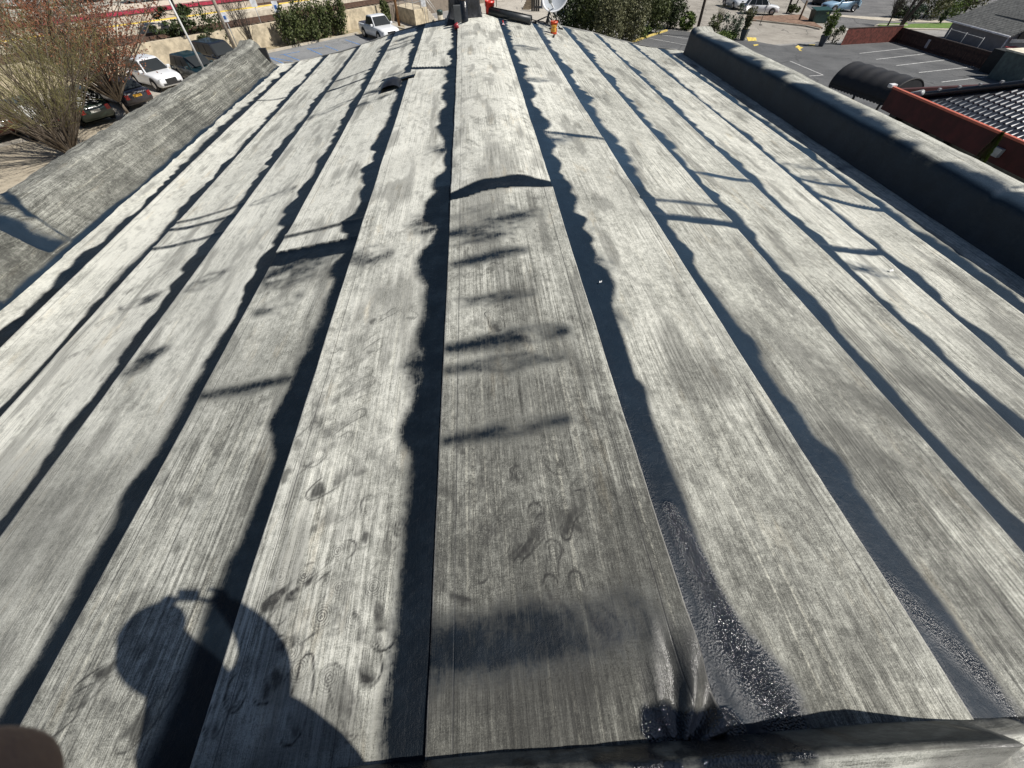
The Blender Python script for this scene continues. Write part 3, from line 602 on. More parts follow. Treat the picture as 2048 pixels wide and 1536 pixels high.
slab('retaining_wall', -60, SR, 0, .35, -.1, WH, M_WALL, 'long tan concrete retaining wall below the railway', 'retaining wall')
slab('embankment', -110, SR+60, .36, 60, -.2, WH-.25, M_BALL, kind='structure')
def off_for(px, py, z):                         # distance behind the wall of a point z above the ground
    p = at(px, py, z); q = p-W0; q.z = 0; return q.dot(wnrm), q.dot(wd)
PZ = WH+.30
y_off, _ = off_for(480, 21.5, PZ)
M_RAIL = mat('rusty_rail', (.11, .065, .045), .6)
M_TIE = mat('railway_sleeper', (.10, .075, .055), .9)
for k, (oo, lab) in enumerate(((y_off*.5, 'nearest railway track with rusty rails above the tan wall'), (y_off+4.3, 'railway track between the two platforms'), )):
    tr = thing('railway_track', lab, 'railway track', rail_pt(0, oo, WH-.2), 0)
    for dx in (-.72, .72):
        o = slab('rail', -80, SR+40, oo+dx-.05, oo+dx+.05, WH-.24, WH+.02, M_RAIL); o.parent = tr; o.matrix_parent_inverse = Matrix.Translation(-Vector(tr.location))
    mb = MB(); s = -60
    while s < SR+20:
        a = [rail_pt(s+u, oo+v, z) for z in (WH-.26, WH-.16) for u, v in ((0, -1.25), (.24, -1.25), (.24, 1.25), (0, 1.25))]
        mb.add(a, [(4, 5, 6, 7), (0, 1, 5, 4), (1, 2, 6, 5), (2, 3, 7, 6), (3, 0, 4, 7)]); s += .62
    o = mb.build('sleepers', M_TIE, tr); o['kind'] = 'stuff'; o.matrix_parent_inverse = Matrix.Translation(-Vector(tr.location))
pf = thing('platform', 'near railway platform of pale concrete with a yellow safety edge', 'platform', rail_pt(0, y_off, 0))
def child(o, par): o.parent = par; o.matrix_parent_inverse = Matrix.Translation(-Vector(par.location)); return o
child(slab('deck', -80, SR+30, y_off-1.3, y_off+1.4, WH-.3, PZ, mat('platform_concrete', (.56, .50, .40), .9)), pf)
child(slab('safety_edge', -80, SR+30, y_off+.55, y_off+1.15, PZ, PZ+.02, mat('platform_yellow', (.80, .55, .08), .8, var=.3)), pf)
r_off, _ = off_for(447, 3, PZ+.2)
pf2 = thing('platform', 'far railway platform with a crimson edge band', 'platform', rail_pt(0, r_off, 0))
child(slab('deck', -90, SR*.45, r_off+.0, r_off+3.5, WH-.3, PZ+.4, mat('platform_concrete2', (.58, .50, .40), .9)), pf2)
child(slab('edge_band', -90, SR*.45, r_off-.08, r_off, PZ+.12, PZ+.42, mat('crimson_band', (.42, .035, .07), .7)), pf2)
slab('far_parking_lot', -130, SR+60, r_off+5, r_off+90, WH-.22, WH+.3, M_LOT, kind='structure')
# station guard rail along the far side of the first platform
def fence_rail(name, pts, h, rails, m_, label, cat, post=.03, every=1, parent=None):
    t = thing(name, label, cat, tuple(pts[0])); 
    for i, p in enumerate(pts[::every]):
        mb = MB().tube([p, p+Vector((0, 0, h))], post, 6); child(mb.build('post', m_), t)
    for r in rails:
        mb = MB()
        for a, b_ in zip(pts[:-1], pts[1:]): mb.tube([a+Vector((0, 0, h*r)), b_+Vector((0, 0, h*r))], post*.8, 6)
        child(mb.build('rail', m_), t)
    return t
M_STEEL = mat('galvanised_steel', (.34, .35, .35), .5, .5, var=.15)
fence_rail('platform_railing', [rail_pt(s, y_off+3.4, WH+.1) for s in np.arange(-26, SR+6, 2.4)], 1.35, (1.0, .55), mat('green_grey_rail', (.13, .15, .13), .6), 'green grey pipe railing beside the yellow platform edge', 'railing')

# ================================================================== vegetation
def leaf_mat(name, c1, c2, c3=None, rough=.6, scale=2.0):
    m, nt, b = nt_new(name); g = G(nt); P = g.pos()
    f = g.ss(g.noise(P, scale, 4, .7), .32, .68); f2 = g.noise(P, scale*9, 2, .7)
    col = g.mix(f, c1, c2); col = g.mix(g.ss(f2, .5, .75), col, c3 or tuple(min(1, x*1.5) for x in c2))
    nt.links.new(col, b.inputs['Base Color']); b.inputs['Roughness'].default_value = rough; b.inputs['Specular IOR Level'].default_value = .35
    return m
LM_DARK = leaf_mat('dark_evergreen_leaf', (.018, .030, .010), (.050, .075, .022), (.10, .12, .045))
LM_HEDGE = leaf_mat('olive_hedge_leaf', (.030, .045, .012), (.085, .105, .030), (.17, .18, .07))
LM_BRIGHT = leaf_mat('bright_green_leaf', (.05, .09, .015), (.13, .19, .035), (.24, .28, .08))
LM_OLIVE = leaf_mat('dull_olive_leaf', (.06, .07, .03), (.15, .15, .075), (.25, .23, .12))
LM_BLUE = leaf_mat('blue_green_leaf', (.03, .055, .035), (.075, .11, .07), (.16, .20, .14))
LM_RED = leaf_mat('red_brown_bud', (.11, .040, .020), (.24, .090, .045), (.36, .15, .08))
LM_YEL = leaf_mat('yellow_green_twig', (.12, .115, .045), (.24, .22, .085), (.34, .31, .14))
M_BARK = mat('grey_brown_bark', (.13, .105, .08), .9, var=.4, scale=6, bump=.01, bscale=30)
M_BARKD = mat('dark_bark', (.045, .038, .032), .9, var=.4, scale=5)
def leafcloud(mb, c, r, n, size, rnd, up=0.0, mi=0, hollow=.25, elong=1.6, clumps=None):
    cl = clumps or max(6, n//70)
    cs = []
    for _ in range(cl):
        v = Vector((rnd.gauss(0, 1), rnd.gauss(0, 1), rnd.gauss(0, 1))).normalized()*(hollow+(1-hollow)*rnd.random()**.5)
        cs.append((v, .20+.22*rnd.random()))
    for _ in range(n):
        v, s_ = rnd.choice(cs)
        p = v+Vector((rnd.gauss(0, s_), rnd.gauss(0, s_), rnd.gauss(0, s_)))*.62
        if p.length > 1.18: continue
        q = Vector((c[0]+p.x*r[0], c[1]+p.y*r[1], c[2]+p.z*r[2]))
        a = Vector((rnd.gauss(0, 1), rnd.gauss(0, 1), rnd.gauss(0, 1)+up)).normalized(); b_ = a.orthogonal().normalized()
        b_ = Matrix.Rotation(rnd.random()*6.28, 3, a)@b_
        h = size*(.6+.8*rnd.random()); k = h*elong
        mb.add([q-b_*h*.5, q-a*k*.4, q+b_*h*.5, q+a*k*.6], [(0, 1, 2, 3)], mi)
def limbs(base, h, spread, n, r0, rnd, lean=(0, 0), segs=5, curve=.15, start=.0, n2=3, r_tip=.3):
    """returns list of (points, radii) limbs that rise from the trunk"""
    out = []
    for i in range(n):
        az = rnd.random()*6.283; sp = spread*(.3+.9*rnd.random()); hh = h*(.65+.4*rnd.random())
        z0 = start*h*rnd.random(); pts = []; 
        for k in range(segs+1):
            t = k/segs; rr_ = sp*(t**1.1)*hh; az += rnd.gauss(0, .10)
            pts.append(Vector((base.x+math.cos(az)*rr_+lean[0]*t*hh+rnd.gauss(0, curve*.04*hh)*t, base.y+math.sin(az)*rr_+lean[1]*t*hh+rnd.gauss(0, curve*.04*hh)*t, base.z+z0+t*(hh-z0))))
        rad = [r0*(1-t_)+r0*r_tip*.2*t_ for t_ in [k/segs for k in range(segs+1)]]
        out.append((pts, rad))
    return out
def twig_tree(name, label, base, h, spread, n, r0, twigs, leafm, barkm, seed, leaf=0, lsize=.05, trunk_h=0.0, lean=(0, 0), tl=.22, cat='tree', group=None, upright=1.6, tw=.010, zmin=.3):
    rnd = random.Random(seed); t = thing(name, label, cat, tuple(base), group=group)
    tb = MB(); fork = base+Vector((0, 0, trunk_h))
    if trunk_h: tb.tube([base-Vector((0, 0, .1)), base+Vector((.03, 0, trunk_h*.5)), fork], [r0*2.3, r0*1.8, r0*1.6], 8)
    L = limbs(fork, h-trunk_h, spread, n, r0, rnd, lean, segs=8, curve=.55)
    for pts, rad in list(L):
        for _ in range(3):
            i = rnd.randint(2, 6); p = pts[i]; d = ((pts[i]-pts[i-1]).normalized()+Vector((rnd.gauss(0, .5), rnd.gauss(0, .5), rnd.gauss(0, .25)))).normalized(); q = [p]; ln = h*.10*(.6+.6*rnd.random())
            for k in range(3): d = (d+Vector((rnd.gauss(0, .15), rnd.gauss(0, .15), .12))).normalized(); q.append(q[-1]+d*ln)
            L.append((q, [rad[i]*.7, rad[i]*.5, rad[i]*.3, rad[i]*.12]))
    twigs = max(3, int(twigs*.22))
    cb = MB(); lb = MB()
    for pts, rad in L:
        tb.tube(pts, rad, 6, caps=False)
        for k in range(twigs):
            u = zmin+(1-zmin)*rnd.random(); f = u*(len(pts)-1); i = min(int(f), len(pts)-2); p = pts[i].lerp(pts[i+1], f-i)
            d0 = (pts[i+1]-pts[i]).normalized()
            d = (d0*upright+Vector((rnd.gauss(0, 1), rnd.gauss(0, 1), rnd.gauss(0, .6)))).normalized(); ln = h*tl*(.5+.8*rnd.random())*(1.15-.6*u)
            e = p+d*ln; m_ = p.lerp(e, .5)+Vector((rnd.gauss(0, ln*.06),)*3)
            w_ = tw; s = d.orthogonal().normalized()*w_; s2 = d.cross(s)
            cb.add([p+s, p-s*.5+s2*.8, p-s*.5-s2*.8, e], [(0, 1, 3), (1, 2, 3), (2, 0, 3)])
            for q in range(3):
                pp = p.lerp(e, .3+.25*q); dd = (d+Vector((rnd.gauss(0, .6), rnd.gauss(0, .6), rnd.gauss(0, .5)))).normalized(); ee = pp+dd*ln*.45
                s = dd.orthogonal().normalized()*w_*.6; cb.add([pp+s, pp-s, ee], [(0, 1, 2)])
                for z in range(leaf):
                    x = pp.lerp(ee, rnd.random()*1.1); a = Vector((rnd.gauss(0, 1), rnd.gauss(0, 1), rnd.gauss(0, 1))).normalized(); b_ = a.orthogonal()*lsize*.45; a = a*lsize*(.6+.8*rnd.random())
                    lb.add([x-b_, x-a*.5, x+b_, x+a*.6], [(0, 1, 2, 3)])
    child(tb.build('trunk', barkm), t); child(cb.build('twigs', leafm if not leaf else barkm), t)
    if leaf: child(lb.build('crown', leafm), t)
    return t
def bush(name, label, base, r, n, size, leafm, seed, cat='bush', group=None, up=.3, trunk=True, elong=1.6, extra=None):
    rnd = random.Random(seed); t = thing(name, label, cat, tuple(base), group=group); mb = MB()
    leafcloud(mb, (base.x, base.y, base.z+r[2]*.95), r, n, size, rnd, up=up, elong=elong)
    child(mb.build('crown', leafm), t)
    if trunk:
        tb = MB()
        for pts, rad in limbs(base, r[2]*1.6, .30*max(r[0], r[1])/r[2], 7, .05*r[2]**.5, rnd): tb.tube(pts, rad, 5)
        child(tb.build('trunk', M_BARKD), t)
    return t
# left trees
b = at(148, 314); twig_tree('bare_tree', 'multi-stemmed bare tree with yellow green twigs beside the left parapet', b, 6.4, .88, 80, .040, 34, LM_YEL, M_BARK, 11, tl=.22, upright=2.4, tw=.0075, zmin=.25)
b = at(264, 240); twig_tree('budding_tree', 'forked tree with red brown spring buds by the left parapet', b, 6.6, 1.15, 64, .050, 34, LM_RED, M_BARK, 12, leaf=3, lsize=.07, trunk_h=1.0, tl=.18, upright=1.2, zmin=.22, tw=.008)
b = at(-45, 330); twig_tree('budding_tree', 'red budded tree cut off by the left edge of the photo', b, 5.0, .55, 24, .05, 26, LM_RED, M_BARK, 13, leaf=4, lsize=.07, trunk_h=.6, tl=.20)
b = at(60, 120); twig_tree('bare_tree', 'bare yellow green tree in front of the tan retaining wall', b, 7.5, .35, 26, .05, 26, LM_YEL, M_BARK, 14, tl=.2, upright=2.2)
b = at(200, 95); twig_tree('budding_tree', 'tall red brown budded tree nearest the railway platforms', b, 7.5, .42, 24, .05, 28, LM_RED, M_BARK, 15, leaf=3, lsize=.08, trunk_h=1.0, tl=.2)
# conifer behind the white pole and the scrub against the wall
b = at(392, 116); t = thing('pine_tree', 'dark open pine tree behind the white lamp post', 'tree', tuple(b)); rnd = random.Random(5); mb = MB(); tb = MB()
tb.tube([b, b+Vector((.2, .3, 4)), b+Vector((0, .5, 8))], [.17, .13, .05], 7)
for k in range(26):
    z = 1.5+6*rnd.random(); az = rnd.random()*6.28; ln = 1.0+1.3*rnd.random()*(1.2-z/9); p = b+Vector((.1, .2, z)); e = p+Vector((math.cos(az)*ln, math.sin(az)*ln, .25)); tb.tube([p, e], [.04, .015], 4)
    leafcloud(mb, tuple(p.lerp(e, .75)), (ln*.45, ln*.45, .4), 210, .11, rnd, hollow=0, elong=2.6, clumps=5)
child(tb.build('trunk', M_BARKD), t); child(mb.build('crown', LM_DARK), t)
b = at(440, 108); bush('evergreen_shrub', 'dark feathery shrub above the black van', b, (1.5, 1.5, 1.7), 1500, .11, LM_DARK, 21, up=.5)
for k, (px, py, lab) in enumerate(((497, 99, 'bare scrub stems left against the tan wall'), (512, 101, 'bare scrub stems nearest the end of the left parapet'))):
    twig_tree('bare_scrub', lab, at(px, py), 4.6, .28, 9, .045, 16, M_BARKD, M_BARKD, 30+k, tl=.2, cat='shrub')
for k, (px, py, rx, rz, lab) in enumerate(((592, 92, 1.15, 1.55, 'leftmost of the olive hedge bushes along the tan wall'), (622, 85, 1.15, 1.75, 'middle olive hedge bush left of the white lamp pole'), (650, 79, .9, 1.6, 'olive hedge bush just behind the white lamp pole'), (684, 71, .95, 1.75, 'tall olive hedge bush between lamp pole and white pickup'), (776, 55, .55, 1.2, 'narrow green bush between the pickup and the wooden pole'))):
    bush('hedge_bush', lab, at(px, py), (rx, rx, rz), 2600, .12, LM_HEDGE, 50+k, group=None, up=.4)
# evergreens at the centre right beyond the roof
cent = [(1135, 75, 2.2, 3.0, LM_DARK, 'dark evergreen tree right behind the satellite dish'), (1180, 80, 2.0, 2.7, LM_HEDGE, 'evergreen with brownish branches right of the dark one'), (1215, 92, 1.5, 2.3, LM_OLIVE, 'feathery yellow green shrub with pale bare stems'), (1258, 84, 1.7, 2.2, LM_OLIVE, 'broad olive tree above the yellow kerb'),
        (1245, 50, 2.4, 3.6, LM_HEDGE, 'tall twiggy evergreen at the top edge behind the olive tree'), (1300, 66, 1.7, 2.1, LM_HEDGE, 'dense dark bush right of the olive tree'), (1340, 56, 1.5, 1.7, LM_DARK, 'rounded dark bush beside the brown pole'), (1310, 30, 2.2, 2.8, LM_HEDGE, 'upper dark evergreen at the top edge left of the brown pole'), (1372, 60, .9, .8, LM_BRIGHT, 'low bright green bush at the foot of the brown pole'),
        (1285, 76, .8, .55, LM_BRIGHT, 'low bright green ground shrub along the yellow kerb'), (1190, 30, 2.6, 3.4, LM_DARK, 'dark evergreen behind the dish at the top edge')]
for k, (px, py, rx, rz, lm_, lab) in enumerate(cent): bush('evergreen_tree' if rz > 2 else 'evergreen_bush', lab, at(px, py), (rx, rx, rz), int(2300*rx*rz**.5), .12, lm_, 70+k, cat='tree' if rz > 2 else 'bush', up=.5)
for k, (px, py, rx, rz, lm_, lab) in enumerate(((1424, 68, .9, .9, LM_HEDGE, 'small green shrub right behind the near end of the right parapet'), (1449, 70, .8, 1.0, LM_BLUE, 'blue green shrub left of the taller one'), (1470, 68, .7, 1.5, LM_BLUE, 'tall blue green shrub left of the potted plant'), (1450, 78, 1.4, .35, LM_BRIGHT, 'low bright green groundcover clump beside the planter'))):
    bush('shrub', lab, at(px, py), (rx, rx, rz), int(1300*rx), .10, lm_, 90+k, up=.5)
for k, (px, py, lab) in enumerate(((1432, 56, 'pale bare twiggy shrub left of the blue green shrubs'),)): twig_tree('bare_scrub', lab, at(px, py), 2.6, .35, 12, .02, 14, LM_OLIVE, M_BARK, 97, tl=.2, cat='shrub')
# planters
def planter(px, py, lab, seed, hgt, lm_):
    b = at(px, py); t = thing('potted_plant', lab, 'potted plant', tuple(b)); rnd = random.Random(seed)
    mb = MB(); mb.lathe([(.30, 0), (.46, .85), (.50, .85), (.50, .95), (.44, .95), (.42, .80), (.02, .78)], 4, c=tuple(b)); child(mb.build('planter', mat('slate_planter', (.06, .07, .085), .5), smooth=False), t)
    tb = MB(); cb = MB()
    for pts, rad in limbs(b+Vector((0, 0, .75)), hgt, .30, 16, .02, rnd):
        tb.tube(pts, rad, 4)
        for p in pts[1:]: leafcloud(cb, tuple(p), (.32, .32, .28), 30, .085, rnd, up=.5, hollow=0, clumps=3)
    child(tb.build('stem', M_BARK), t); child(cb.build('foliage', lm_), t)
planter(1484, 81, 'sparse shrub in a slate planter beside the bright groundcover', 3, 1.9, LM_OLIVE)
planter(1641, 93, 'bushy yellow green shrub in a slate planter left of the red fence', 4, 2.0, LM_BRIGHT)
bush('shrub', 'small dark shrub between the planter and the red fence', at(1662, 88), (.8, .8, .8), 900, .09, LM_HEDGE, 99)
# trees beyond the red fence
def trunks(name, lab, px, py, tops, r, seed, twn=10):
    b = at(px, py); t = thing(name, lab, 'tree', tuple(b)); tb = MB(); cb = MB(); rnd = random.Random(seed)
    for (tx, ty) in tops:
        e = b+Vector(((tx-px)*.016, rnd.uniform(-.3, .3), 5.5)); m_ = b.lerp(e, .5)+Vector((rnd.gauss(0, .15), 0, 0)); tb.tube([b, m_, e], [r, r*.7, r*.4], 7)
        for k in range(twn):
            p = b.lerp(e, .4+.6*rnd.random()); d = Vector((rnd.gauss(0, 1), rnd.gauss(0, 1), .7+rnd.random())).normalized(); q = p+d*(.8+rnd.random()); tb.tube([p, q], [.03, .008], 4)
            for z in range(6):
                u = p.lerp(q, rnd.random()); v = u+Vector((rnd.gauss(0, .4), rnd.gauss(0, .4), .4)); s = Vector((.012, 0, 0)); cb.add([u+s, u-s, v], [(0, 1, 2)])
    child(tb.build('trunk', M_BARKD), t); child(cb.build('twigs', M_BARKD), t)
trunks('bare_tree', 'group of bare dark trunks leaning behind the corner of the red fence', 1796, 60, [(1880, -58), (1840, -55), (1915, -52)], .17, 1)
trunks('bare_tree', 'left of the thin bare trees on the mulch island', 1573, 27, [(1592, -55), (1585, -60)], .11, 2)
trunks('bare_tree', 'right of the thin bare trees on the mulch island', 1586, 25, [(1612, -55), (1625, -50)], .09, 3)
twig_tree('bare_tree', 'small dark bare tree standing left of the leaning trunks', at(1774, 53), 3.6, .5, 16, .05, 22, M_BARKD, M_BARKD, 41, trunk_h=.8, tl=.22)
for k, (px, py, rx, rz, lm_, lab) in enumerate(((1845, 38, 2.3, 2.2, LM_OLIVE, 'pale olive tree above the lawn, left one'), (1885, 36, 2.6, 2.4, LM_BRIGHT, 'bright yellow green tree left of the shingled roof'), (1925, 30, 2.4, 2.4, LM_OLIVE, 'olive tree partly behind the shingled roof'), (1795, 36, 1.2, 1.0, LM_DARK, 'low dark bush behind the leaning trunks'), (1583, 28, .8, .5, LM_HEDGE, 'low shrub at the foot of the island trees'), (1822, 43, 1.0, .9, LM_BLUE, 'pale blue green bush at the left end of the lawn'))):
    bush('garden_tree' if rz > 2 else 'garden_bush', lab, at(px, py), (rx, rx, rz), int(1100*rx), .15, lm_, 110+k, cat='tree' if rz > 2 else 'bush')
bush('stump_shrub', 'dark clipped shrub on the lawn edge', at(1880, 48), (.45, .45, .8), 500, .10, LM_DARK, 131)

# ================================================================== vehicles
def paint(name, c, rough=.35): return mat(name, c, rough, 0, .06, 2, spec=.5, coat=.6, obj=True)
M_GLASS = mat('car_glass', (.012, .016, .018), .34, 0, .1, spec=.4, obj=True)
M_TYRE = mat('tyre_rubber', (.018, .018, .018), .85, obj=True)
M_RIM = mat('alloy_rim', (.45, .45, .46), .35, .8, obj=True)
M_TRIM = mat('black_plastic_trim', (.02, .02, .02), .6, obj=True)
M_LAMP = mat('clear_lamp', (.55, .57, .58), .15, .3, spec=.8, obj=True)
M_TAIL = mat('red_tail_lamp', (.30, .012, .010), .25, obj=True)
KIND = {  # length, width, height, wheel r, hood z, belt z, cab: x of (windscreen foot, windscreen top, roof end, rear glass foot), deck z
    'suv': (4.6, 1.86, 1.68, .35, .98, 1.02, (.95, .30, -1.75, -2.12), 1.02),
    'sedan': (4.7, 1.82, 1.46, .33, .90, .95, (.95, .15, -1.15, -1.75), .98),
    'pickup': (5.35, 1.99, 1.79, .39, 1.10, 1.12, (1.15, .45, -.72, -.95), 1.12),
    'van': (4.9, 1.95, 1.85, .36, 1.08, 1.10, (1.35, .65, -2.05, -2.32), 1.10)}
def car(name, label, cat, loc, rz, kind, pm, scale=1.0, group=None, plate=None):
    L, W, H, wr, hz, bz, cab, dz_ = KIND[kind]; t = thing(name, label, cat, tuple(loc), rz, group); t.scale = (scale,)*3
    w = W/2; zb = .24 if kind != 'pickup' else .34
    xs = [-L/2, -L/2+.06, -L/2+.25, -L/2+.8, cab[3], -.3, cab[0], L/2-.55, L/2-.14, L/2-.03, L/2]
    wf = [.84, .93, .97, 1, 1, 1, 1, .98, .92, .84, .76]
    zt = [dz_-.22, dz_-.06, dz_, dz_, bz, bz, bz-.02, hz-.08, hz-.16, hz-.26, hz-.40]
    zl = [zb+.22, zb+.10, zb, zb, zb, zb, zb, zb, zb, zb+.06, zb+.16]
    mb = MB(); n = 12; vs = []
    for x, f, a, c in zip(xs, wf, zt, zl):
        ww = w*f; mid = (a+c)/2
        half = [(ww*.90, c), (ww*.99, c+.10), (ww, mid), (ww*.985, a-.10), (ww*.93, a-.02), (ww*.70, a+.015)]
        vs += [(x, y, z) for y, z in half]+[(x, -y, z) for y, z in half[::-1]]
    fs = [(i*n+j, i*n+(j+1) % n, (i+1)*n+(j+1) % n, (i+1)*n+j) for i in range(len(xs)-1) for j in range(n)]
    fs += [tuple(range(n-1, -1, -1)), tuple((len(xs)-1)*n+j for j in range(n))]
    fs = [f[::-1] for f in fs]
    mb.add(vs, fs, 0, True); body = mb.build('body', pm, t)
    bm = bmesh.new(); bm.from_mesh(body.data); bmesh.ops.recalc_face_normals(bm, faces=bm.faces); bm.to_mesh(body.data); bm.free()
    # cabin
    a, b_, c, d = cab; wb, wt = w*.93, w*.74; zr = H
    rows = [(a, wb, bz-.06), (b_, wt, zr-.05), (b_-.25, wt, zr), (c+.25, wt, zr), (c, wt, zr-.05), (d, wb, bz-.06)]
    mb = MB(); mb.add([(x, s*y, z) for x, y, z in rows for s in (1, -1)], [(0, 1, 3, 2), (2, 3, 5, 4), (4, 5, 7, 6), (6, 7, 9, 8), (8, 9, 11, 10), (10, 11, 1, 0), (0, 2, 4, 6, 8, 10), (11, 9, 7, 5, 3, 1)])
    cb = mb.build('cabin', pm, t, bevel=.05)
    bm = bmesh.new(); bm.from_mesh(cb.data); bmesh.ops.recalc_face_normals(bm, faces=bm.faces); bm.to_mesh(cb.data); bm.free()
    def pane(nm, q, push):
        q = [Vector(v)+Vector(push) for v in q]; q2 = [v-Vector(push)*1.6 for v in q]; m2 = MB(); m2.add(q+q2, [(0, 1, 2, 3), (7, 6, 5, 4), (0, 4, 5, 1), (1, 5, 6, 2), (2, 6, 7, 3), (3, 7, 4, 0)]); o = m2.build(nm, M_GLASS, t)
        bm = bmesh.new(); bm.from_mesh(o.data); bmesh.ops.recalc_face_normals(bm, faces=bm.faces); bm.to_mesh(o.data); bm.free()
    lp = lambda p, q, u: tuple(Vector(p).lerp(Vector(q), u))
    def quad(p00, p10, p11, p01, u0, u1, v0, v1): 
        g_ = lambda u, v: tuple(Vector(p00).lerp(Vector(p10), u).lerp(Vector(p01).lerp(Vector(p11), u), v)); return [g_(u0, v0), g_(u1, v0), g_(u1, v1), g_(u0, v1)]
    pane('windscreen', quad((a, wb, bz), (a, -wb, bz), (b_, -wt, zr-.05), (b_, wt, zr-.05), .05, .95, .04, .92), (.02, 0, .02))
    pane('rear_window', quad((d, -wb, bz), (d, wb, bz), (c, wt, zr-.05), (c, -wt, zr-.05), .07, .93, .10, .88), (-.02, 0, .015))
    for s in (1, -1):
        P00, P10, P11, P01 = (a, s*wb, bz), (d, s*wb, bz), (c, s*wt, zr-.03), (b_, s*wt, zr-.03)
        ns = 2 if kind in ('pickup', 'sedan') else 3
        for k in range(ns):
            e0, e1 = .06+(.9/ns)*k, .06+(.9/ns)*(k+1)-.025
            pane('side_window', quad(P00, P10, P11, P01, e0, e1, .06, .88), (0, s*.014, .006))
        wx = (L/2-.92 if kind != 'pickup' else L/2-1.0, -L/2+.88 if kind != 'pickup' else -L/2+1.15)
        for x in wx:
            m2 = MB(); m2.lathe([(wr+.07, -.004), (wr+.07, .008), (wr-.02, .008)], 20, c=(x, s*w*.995, wr+.02), M=Matrix.Rotation(-s*math.pi/2, 3, 'X'), closed=True); m2.build('wheel_arch', M_TRIM, t)
            wh = MB(); wh.lathe([(wr*.62, .02), (wr*.94, .03), (wr, 0), (wr, -.18), (wr*.9, -.21), (.02, -.21)], 22, c=(x, s*(w+.0), wr), M=Matrix.Rotation(-s*math.pi/2, 3, 'X'))
            ty = wh.build('wheel', M_TYRE, t); rm_ = MB(); rm_.lathe([(.03, .035), (wr*.2, .035), (wr*.6, .022), (wr*.63, .03), (wr*.63, 0)], 10, c=(x, s*w, wr), M=Matrix.Rotation(-s*math.pi/2, 3, 'X')); ro = rm_.build('rim', M_RIM, ty, smooth=False)
        m2 = MB(); m2.box((L/2-.30, s*w*.70-.17, hz-.36), (L/2-.035, s*w*.70+.10, hz-.22)); m2.build('headlight', M_LAMP, t, bevel=.03)
        m2 = MB(); m2.box((-L/2-.006, s*w*.74-.15, bz-.36), (-L/2+.14, s*w*.74+.09, bz-.10)); m2.build('tail_light', M_TAIL, t, bevel=.02)
        m2 = MB(); m2.box((a-.42, s*(w*.98)-.02 if s > 0 else s*(w*.98)-.20, bz-.02), (a-.26, s*(w*.98)+.20 if s > 0 else s*(w*.98)+.02, bz+.15)); m2.build('mirror', pm, t, bevel=.03)
    m2 = MB(); m2.box((L/2-.04, -w*.42, hz-.52), (L/2+.012, w*.42, hz-.27)); m2.build('grille', M_TRIM, t)
    m2 = MB(); m2.box((L/2-.10, -w*.70, zb+.10), (L/2+.01, w*.70, zb+.22)); m2.build('bumper', M_TRIM, t)
    m2 = MB(); m2.box((-L/2-.012, -.26, zb+.42), (-L/2+.03, .26, zb+.56)); m2.build('number_plate', mat('orange_plate', (.65, .36, .04), .5, obj=True) if plate else mat('pale_plate', (.5, .5, .46), .5, obj=True), t)
    if kind == 'pickup':
        m2 = MB(); m2.box((-L/2+.10, -w*.84, dz_+.012), (cab[3]-.05, w*.84, dz_+.04)); m2.build('bed_cover', mat('bed_cover', (.05, .05, .07), .5, obj=True), t)
    return t
WHITE, BLACK, SILVER = paint('white_paint', (.78, .79, .80)), paint('black_paint', (.010, .012, .016)), paint('silver_paint', (.50, .52, .54), .3)
def car_by_wheels(name, label, cat, pf_, pr_, kind, pm, side, **kw):
    """pf_, pr_: photo spots where the near-side front and rear wheels touch the ground; side +1 if that is the car's left side"""
    f, r = at(*pf_), at(*pr_); d = f-r; d.z = 0; rz = math.atan2(d.y, d.x); L, W = KIND[kind][:2]
    wb = (L-1.8) if kind != 'pickup' else L-2.15
    sc_ = max(.88, min(1.12, d.length/wb)); c = (f+r)/2; nn = Vector((-d.y, d.x, 0)).normalized()
    c = c-nn*side*W/2*sc_; c.z = gz(c.x)+.03
    return car(name, label, cat, c, rz, kind, pm, sc_, **kw)
car_by_wheels('pickup_truck', 'white pickup truck parked by the tan retaining wall', 'pickup truck', (759, 86), (729.3, 74.6), 'pickup', WHITE, -1)
car_by_wheels('parked_car', 'pale blue car parked beyond the dark green bin', 'car', (1664, 25), (1705, 25.2), 'suv', paint('pale_blue_paint', (.30, .46, .60)), +1)
car_by_wheels('parked_car', 'white car beside the mulch island', 'car', (1541, 32), (1499, 29.5), 'suv', WHITE, -1)
car_by_wheels('parked_car', 'silver white car just left of the white one, half out of the top', 'car', (1475, 23.5), (1436, 8), 'suv', SILVER, -1)
car_by_wheels('parked_car', 'black car left of the pale blue car', 'car', (1640, 15), (1672, 5), 'suv', BLACK, +1)
hd = math.atan2(wnrm.y, wnrm.x)
def car_at(name, label, px, py, kind, pm, rz, **kw):
    c = at(px, py); c.z = gz(c.x)+.03; return car(name, label, 'car', c, rz, kind, pm, **kw)
car_at('parked_car', 'black van with a glinting roof beside the wooden utility pole', 452, 140, 'van', BLACK, hd+math.pi)
car_at('parked_car', 'black pickup shaped car behind the base of the white lamp post', 408, 163, 'suv', paint('dark_teal_paint', (.008, .025, .03)), hd+math.pi)
car_at('parked_car', 'white car behind the right half of the red budding tree', 322, 172, 'suv', WHITE, hd+math.pi)
car_at('parked_car', 'dark grey car with an orange number plate behind the forked trunk', 258, 207, 'sedan', paint('dark_grey_paint', (.03, .03, .04)), hd, plate=1)
car_at('parked_car', 'dark green car with red tail lights between the two left trees', 178, 238, 'suv', paint('dark_green_paint', (.015, .03, .022)), hd)
car_at('parked_car', 'dark car behind the stems of the yellow green tree', 82, 262, 'suv', paint('charcoal_paint', (.02, .02, .024)), hd)
